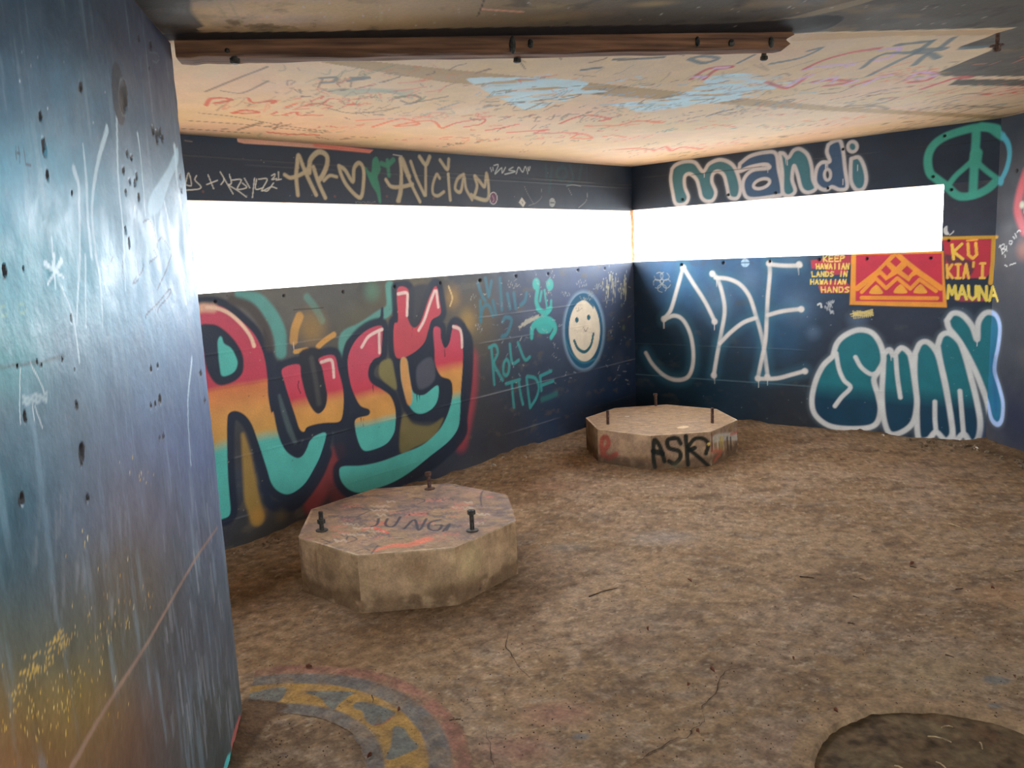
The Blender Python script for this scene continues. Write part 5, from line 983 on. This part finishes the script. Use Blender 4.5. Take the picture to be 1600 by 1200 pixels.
def paint_far(top, sides):
    top.fill(P('n2', [(900, 392), (960, 374), (1010, 380), (960, 396)]), (206, 176, 138), 1.5, .9); top.stroke(P('n2', [(445, 290), (470, 288)]), 2.5, (226, 212, 190), 1, .95); top.stroke(P('n2', [(610, 380), (670, 382)]), 2, (196, 168, 132), 1.5, .7)
    for pts in ([(560, 330), (640, 330), (700, 335)], [(890, 290), (960, 285)], [(640, 205), (760, 206)], [(560, 240), (700, 255)], [(380, 300), (500, 290)], [(480, 380), (600, 365)]): top.stroke(P('n2', pts), 2.4, (104, 84, 66), 2, .6)
    BK = (22, 30, 28)
    for kk, (pts, w) in enumerate((([(705, 740), (690, 640), (700, 500), (750, 560), (790, 690)], 7), ([(690, 600), (770, 620)], 9), ([(935, 530), (900, 485), (820, 500), (830, 570), (920, 600), (930, 660), (880, 710), (830, 690)], 7), ([(980, 465), (990, 600), (1000, 720)], 7), ([(1000, 560), (1060, 490), (1140, 490), (1180, 540), (1160, 620)], 6.5), ([(1010, 585), (1080, 640), (1180, 730)], 6.5), ([(1010, 590), (1060, 570)], 7))): sides.stroke(P('n2', pts), w, BK, 2, .95, id_ask[(0, 0, 1, 2, 2, 2, 2)[kk]])
    sides.blob(P('n2', [(900, 730)])[0], 14, (96, 96, 70), .5)
    for pts in ([(238, 640), (228, 560), (236, 490), (275, 475), (290, 540), (245, 600), (260, 640), (300, 660), (360, 625)],): sides.stroke(P('n2', pts), 8, (164, 76, 64), 3.5, .85, id_rp)
    sides.stroke(P('n2', [(1235, 490), (1330, 470), (1450, 470)]), 12, (196, 188, 172), 4, .85, id_wp)
    for x in (1225, 1262, 1290, 1310, 1350, 1380): sides.stroke(P('n2', [(x, 480), (x+6, 590)]), [5, 2.5], random.choice([(40, 40, 36), (206, 196, 160), (196, 168, 72)]), 2, .85, id_wp)
    sides.stroke(P('n2', [(1225, 600), (1300, 600), (1240, 680)]), 6, (196, 96, 68), 5, .65, id_wp); sides.stroke(P('n2', [(1380, 450), (1440, 435)]), 4, (196, 90, 76), 3, .7, id_wp); sides.stroke(P('n2', [(1212, 440), (1216, 600)]), 2.4, (120, 44, 44), 1.5, .9, id_wp)
    sides.stroke([P('n2', [(1186, 535)])[0]], 5, (222, 190, 90), 1.2, .95)
    sides.fill(P('n2', [(215, 630), (640, 700), (660, 790), (200, 740)]), (74, 60, 50), 14, .6)
r2, c2, H2 = plinth(1.08056, 5.85934, .55624, 2.85022, .23912, 'octagonal concrete block with black sprayed capitals near the wall corner', paint_far, .0075, (158, 130, 106))
bolt(r2, c2, H2, (950, 663), .100, M_RUST, washer=False, rad=.0115)
bolt(r2, c2, H2, (1025, 634), .098, M_RUST, head=True, washer=False, rad=.0115, lean=(0, -.04))
bolt(r2, c2, H2, (1113, 661), .108, M_RUST, washer=False, rad=.0115)

# ------------------------------------------------------------------ old timber under the ceiling
TD = hd(TH+math.pi/4-0.09647); TN = np.array([-TD[1], TD[0], 0])   # TN points away from the camera
if TN@_f0 < 0: TN = -TN
T0 = np.array([CAM[0], CAM[1], 0])+_f0*2.66897
sA = -.955; sB = float((on_ceiling(np.array([(1222., 56.)]))[0]-T0)@TD)
def timber():
    n = 150; prof = [(0, 0), (0, -.012), (.001, -.026), (.002, -.040), (.006, -.047), (.03, -.049), (.06, -.048), (.088, -.047), (.093, -.042), (.093, 0)]
    v, f = [], []; m = len(prof); rr = random.Random(11)
    for i in range(n+1):
        t = i/n
        for j, (d, z) in enumerate(prof):
            end = sB + (.022*math.sin(j*2.3)+rr.uniform(-.012, .012))*(t > .999) - .03*(j >= 5)*(t > .999)
            s_ = sA+(end-sA)*t; w = .004*(vnoise(np.array(s_*9), np.array(j*.7), 5)-.5) + .006*max(0, float(vnoise(np.array(s_*3.1), np.array(j*.4), 8))-.62)*3
            zz = z + (.0 if z == 0 else float(w)+(.004*float(vnoise(np.array(s_*16), np.array(0.), 3)) if j in (3, 4) else 0)); dd = d+.004*float(vnoise(np.array(s_*6), np.array(j*1.), 9)-.5)
            if t < .12 and z < -.02: zz -= .006*float(vnoise(np.array(s_*25), np.array(1.), 13))
            p = T0+TD*s_+TN*dd; v.append((p[0], p[1], ceil_z(p[0], p[1])+zz+(.003 if z == 0 else 0)))
    for i in range(n):
        for j in range(m-1): f.append((i*m+j, i*m+j+1, (i+1)*m+j+1, (i+1)*m+j))
    f.append(tuple(range(m))); f.append(tuple(n*m+j for j in reversed(range(m))))
    return v, f
v, f = timber(); bp_ = T0+TD*sA; base = np.array([bp_[0], bp_[1], 2.1])
beam = empty('timber_beam', tuple(base), 'old splintered brown timber batten fixed under the ceiling', 'beam')
ta = math.atan2(TD[1], TD[0]); ca, sa = math.cos(-ta), math.sin(-ta)
wood = simple('plank', [((p[0]-base[0])*ca-(p[1]-base[1])*sa, (p[0]-base[0])*sa+(p[1]-base[1])*ca, p[2]-base[2]) for p in v], f, M_WOOD, beam, rot=(0, 0, ta), shade=False)
def hang(q, drop_len, rad, nm='bolt', depth=.045, flange=False):
    p = on_ceiling(np.array([q], float), .047)[0]; q0 = p
    v, f = lathe([(rad*.6, .015), (rad*.7, 0), (rad, -.003), (rad*1.05, -drop_len*.8), (rad*.7, -drop_len)], 7, .12)
    return simple(nm, v, f, M_IRON, beam, tuple(q0-base))
hang((366, 90), .018, .014); hang((808, 90), .016, .013); hang((1194, 87), .016, .013)
def lump(q, rx, rz, nm):                                        # iron strap or knot on the face towards the camera
    r_ = ray(np.array(q, float)); n0 = -TN; t = ((T0-CAM)@n0-.001)/(r_@n0); p = CAM+r_*t
    v, f = lathe([(.25, -1), (.85, -.7), (1, 0), (.8, .7), (.3, 1)], 8, .12)
    vv = [p + TD*(a*rx) + TN*(b*.008) + _z0*(c_*rz) - base for a, b, c_ in v]
    return simple(nm, vv, f, M_IRON, beam)
lump((801, 70), .011, .027, 'iron_strap'); lump((829, 68), .009, .014, 'bolt_head'); lump((1090, 65), .009, .016, 'bolt_head'); lump((1205, 66), .010, .018, 'bolt_head'); lump((1143, 67), .012, .012, 'bolt_head'); lump((355, 79), .008, .007, 'bolt_head')
# bolt hanging from the slab beyond the end of the timber
p = on_ceiling(np.array([(1559., 52.)]))[0]; hb = empty('ceiling_bolt', tuple(p), 'short rusty bolt hanging from the ceiling beside the dark painted patch', 'bolt')
v, f = lathe([(.0075, .01), (.0075, -.04), (.006, -.064)], 10, .05); simple('shank', v, f, M_RUST, hb)
v, f = lathe([(.012, -.044), (.0135, -.047), (.0135, -.060), (.010, -.063)], 6, .04); simple('nut', v, f, M_RUST, hb)
v, f = lathe([(.023, -.040), (.024, -.044), (.020, -.0445)], 12, .08); simple('washer', v, f, M_RUST, hb)

# thin post standing in the corner where the two slits meet
v, f = [], []
zb_, zt_ = Lb(0.0)-.005, Lt(0.0)+.01
for k in range(13):
    t = k/12; z = zb_+(zt_-zb_)*t; w = .0115+.0025*math.sin(k*1.7)*(.4) + .003*t; x0, y0 = -.030+.003*math.sin(k*.9), .045
    for a, b in ((-1, -1), (1, -1), (1, 1), (-1, 1)): v.append((x0+a*w*.77-b*w*.64, y0+a*w*.64+b*w*.77, z))
for k in range(12):
    for j in range(4): f.append((k*4+j, k*4+(j+1) % 4, k*4+4+(j+1) % 4, k*4+4+j))
f.append((3, 2, 1, 0)); f.append((48, 49, 50, 51))
tag(simple('corner_post', v, f, M_POST), 'thin tan post standing in the corner between the two open slits', 'post')

# ------------------------------------------------------------------ litter on the floor
def zfloor(x, y): return float(.006*(fbm(np.array(x*4), np.array(y*4), 115)-.5)+.003*(fbm(np.array(x*22), np.array(y*22), 116)-.5))
def on_f(q):
    p = on_floor(np.array([q], float), 0)[0]; return np.array([p[0], p[1], zfloor(p[0], p[1])])
def twig(a, b, rad, mat, label, group, bend=.06):
    A, B = on_f(a), on_f(b); n = 7; v, f = [], []; d = B-A; L = np.linalg.norm(d[:2]); d = d/(np.linalg.norm(d)+1e-9); s = np.array([-d[1], d[0], 0])
    for k in range(n):
        t = k/(n-1); c = A+(B-A)*t-A+s*bend*L*math.sin(t*3.14)*random.uniform(.6, 1.2); c[2] += rad*.8; rr_ = rad*(1-.5*t)
        for j in range(6): v.append(c+s*rr_*math.cos(j*1.047)+np.array([0, 0, 1])*rr_*math.sin(j*1.047))
    for k in range(n-1):
        for j in range(6): f.append((k*6+j, k*6+(j+1) % 6, k*6+6+(j+1) % 6, k*6+6+j))
    f.append(tuple(range(5, -1, -1))); f.append(tuple((n-1)*6+j for j in range(6)))
    return tag(simple('twig', v, f, mat, loc=tuple(A)), label, 'twig', group)
def Q(c, *pts): return P(c, pts)
GT, LT = 'pale twigs on the floor', 'thin pale dry twig lying on the dusty floor'
for c, a, b in (('n6', (18, 495), (78, 480)), ('n6', (1540, 1040), (1590, 1032)), ('n5', (1428, 116), (1476, 108)), ('n4', (165, 62), (190, 68)), ('n8', (1540, 360), (1598, 346))): twig(*Q(c, a, b), .003, M_TWIG, LT, GT)
tw = twig(*Q('n6', (1150, 755), (1335, 826)), .0035, M_TWIG, 'longest pale bent twig on the floor towards the right wall', None, .05)
GD, LD = 'dark twigs on the floor', 'short dark dry twig lying on the dusty floor'
for c, a, b in (('n3', (1380, 634), (1448, 624)), ('n3', (918, 485), (924, 532)), ('n5', (510, 400), (550, 408)), ('n5', (1048, 578), (1096, 592)), ('n5', (245, 145), (325, 153)), ('n5', (540, 252), (575, 264)), ('n5', (855, 88), (890, 97)), ('n4', (565, 258), (720, 210)), ('n6', (505, 372), (545, 372)), ('n5', (575, 155), (605, 165)), ('n5', (1105, 215), (1145, 210))): twig(*Q(c, a, b), .0024, M_DARKTWIG, LD, GD)
def leaf(q, L, w, mat, name, label, cat, group):
    A = on_f(q); an = random.uniform(0, 6.28); v, f = [], []
    for k in range(6):
        t = k/5; ww = w*math.sin(math.pi*(.08+.86*t))
        for s in (-1, 0, 1): v.append(((t-.5)*L*math.cos(an)-s*ww*math.sin(an)/2, (t-.5)*L*math.sin(an)+s*ww*math.cos(an)/2, .004+.010*abs(s)*abs(math.sin(t*2.2))+random.uniform(0, .003)))
    for k in range(5):
        for s in range(2): f.append((k*3+s, k*3+s+1, k*3+s+4, k*3+s+3))
    n = len(v); v += [(a, b, c-.0015) for a, b, c in v]; f += [tuple(i+n for i in reversed(q_)) for q_ in f]
    return tag(simple(name, v, f, mat, loc=tuple(A), shade=True), label, cat, group)
for c, q, L, w in (('n4', (1120, 170), .036, .014), ('n4', (1245, 670), .024, .014), ('n4', (890, 443), .018, .01), ('n3', (545, 318), .024, .012), ('n3', (1080, 578), .012, .009), ('n3', (905, 855), .018, .01), ('n5', (445, 893), .014, .01), ('n5', (1430, 705), .016, .008), ('n5', (210, 606), .016, .008), ('n6', (935, 1000), .026, .018), ('n4', (1115, 750), .014, .009), ('n4', (1165, 1010), .014, .01), ('n5', (1310, 215), .014, .007)): leaf(P(c, [q])[0], L, w, M_LEAF, 'dry_leaf', 'small curled brown dry leaf on the dusty floor', 'leaf', 'dry leaves on the floor')
ps = leaf(P('n6', [(1310, 314)])[0], .095, .034, M_PAPER, 'paper_scrap', 'larger white crumpled paper scrap below the teal bubble letters', 'paper', None)
for q in P('n6', [(760, 236)])+P('n8', [(85, 222)])+[(785.5, 716.7), (772, 728), (820.8, 715.5)]: leaf(q, .03, .018, M_PAPER, 'paper_scrap', 'tiny pale scrap on the floor near a wall foot', 'paper', 'tiny pale scraps on the floor')
def stone(p, s):
    bm = bmesh.new(); bmesh.ops.create_icosphere(bm, subdivisions=1, radius=s)
    for q in bm.verts: q.co *= random.uniform(.75, 1.2); q.co.z *= .65
    me = bpy.data.meshes.new('stone'); bm.to_mesh(me); bm.free(); me.materials.append(M_STONE)
    o = bpy.data.objects.new('stone', me); COLL.objects.link(o); o.location = (p[0], p[1], p[2]+s*.3); o.rotation_euler = (0, 0, random.uniform(0, 6)); return o
rr = random.Random(21)
for k in range(34):
    q = P('n6', [(rr.uniform(900, 1600), 0)])[0]; x = q[0]; yb = np.interp(x, [1400, 1511, 1540, 1600], [686, 697, 700, 722]); p = on_f((x, yb+rr.uniform(1, 13))); p[2] += .012
    tag(stone(p, rr.uniform(.006, .02)), 'small brown rubble stone along the foot of the right wall', 'stone', 'rubble along the right wall')
for k in range(22):
    x = rr.uniform(358, 450); p = on_f((x, 872-(x-358)*.30+rr.uniform(-6, 4))); p[2] += .008
    tag(stone(p, rr.uniform(.005, .011)), 'tiny brown rubble stone along the foot of the left wall', 'stone', 'rubble along the left wall')
# twigs in the pit
for k in range(9):
    t = rr.uniform(0, 6.28); rad = rr.uniform(.05, .3); a = PIT+rad*np.array([math.cos(t), math.sin(t)]); t2 = rr.uniform(0, 6.28); L = rr.uniform(.03, .09); z = -.008
    v, f = [], []
    for j, s_ in enumerate(np.linspace(0, 1, 4)):
        for m_ in range(5): v.append((L*s_*math.cos(t2)-.0022*math.cos(m_*1.257)*math.sin(t2), L*s_*math.sin(t2)+.0022*math.cos(m_*1.257)*math.cos(t2), .006*math.sin(s_*3)+.0022*math.sin(m_*1.257)))
    for j in range(3):
        for m_ in range(5): f.append((j*5+m_, j*5+(m_+1) % 5, j*5+5+(m_+1) % 5, j*5+5+m_))
    tag(simple('twig', v, f, M_TWIG, loc=(a[0], a[1], z+.006)), 'small dry twig lying on the soil in the round pit', 'twig', 'twigs in the soil pit')
# loose grit
v, f = [], []
for k in range(1500):
    if k < 1100: q = (rr.uniform(380, 1600), rr.triangular(720, 1200, 1150))
    else: q = (rr.gauss(395, 22), rr.gauss(1150, 40))
    p = on_floor(np.array([q], float), 0)[0]
    if np.hypot(p[0]-PIT[0], p[1]-PIT[1]) < PITR+.02 or p[0] < .02 or p[1] > -.02 or ((p-PE)@PM) < .01: continue
    if any(np.hypot(p[0]-cc[0], p[1]-cc[1]) < .58 for cc in (c1, c2)): continue
    s_ = rr.uniform(.0012, .0036); z = zfloor(p[0], p[1])+.001; i = len(v)
    v += [(p[0]-s_, p[1]-s_*.6, z), (p[0]+s_, p[1]-s_*.5, z), (p[0], p[1]+s_, z), (p[0]+rr.uniform(-.4, .4)*s_, p[1], z+s_*1.1)]; f += [(i, i+1, i+3), (i+1, i+2, i+3), (i+2, i, i+3), (i, i+2, i+1)]
g = tag(simple('grit', v, f, M_DARKTWIG), 'scattered dark grit and crumbs over the floor', 'grit'); g['kind'] = 'stuff'
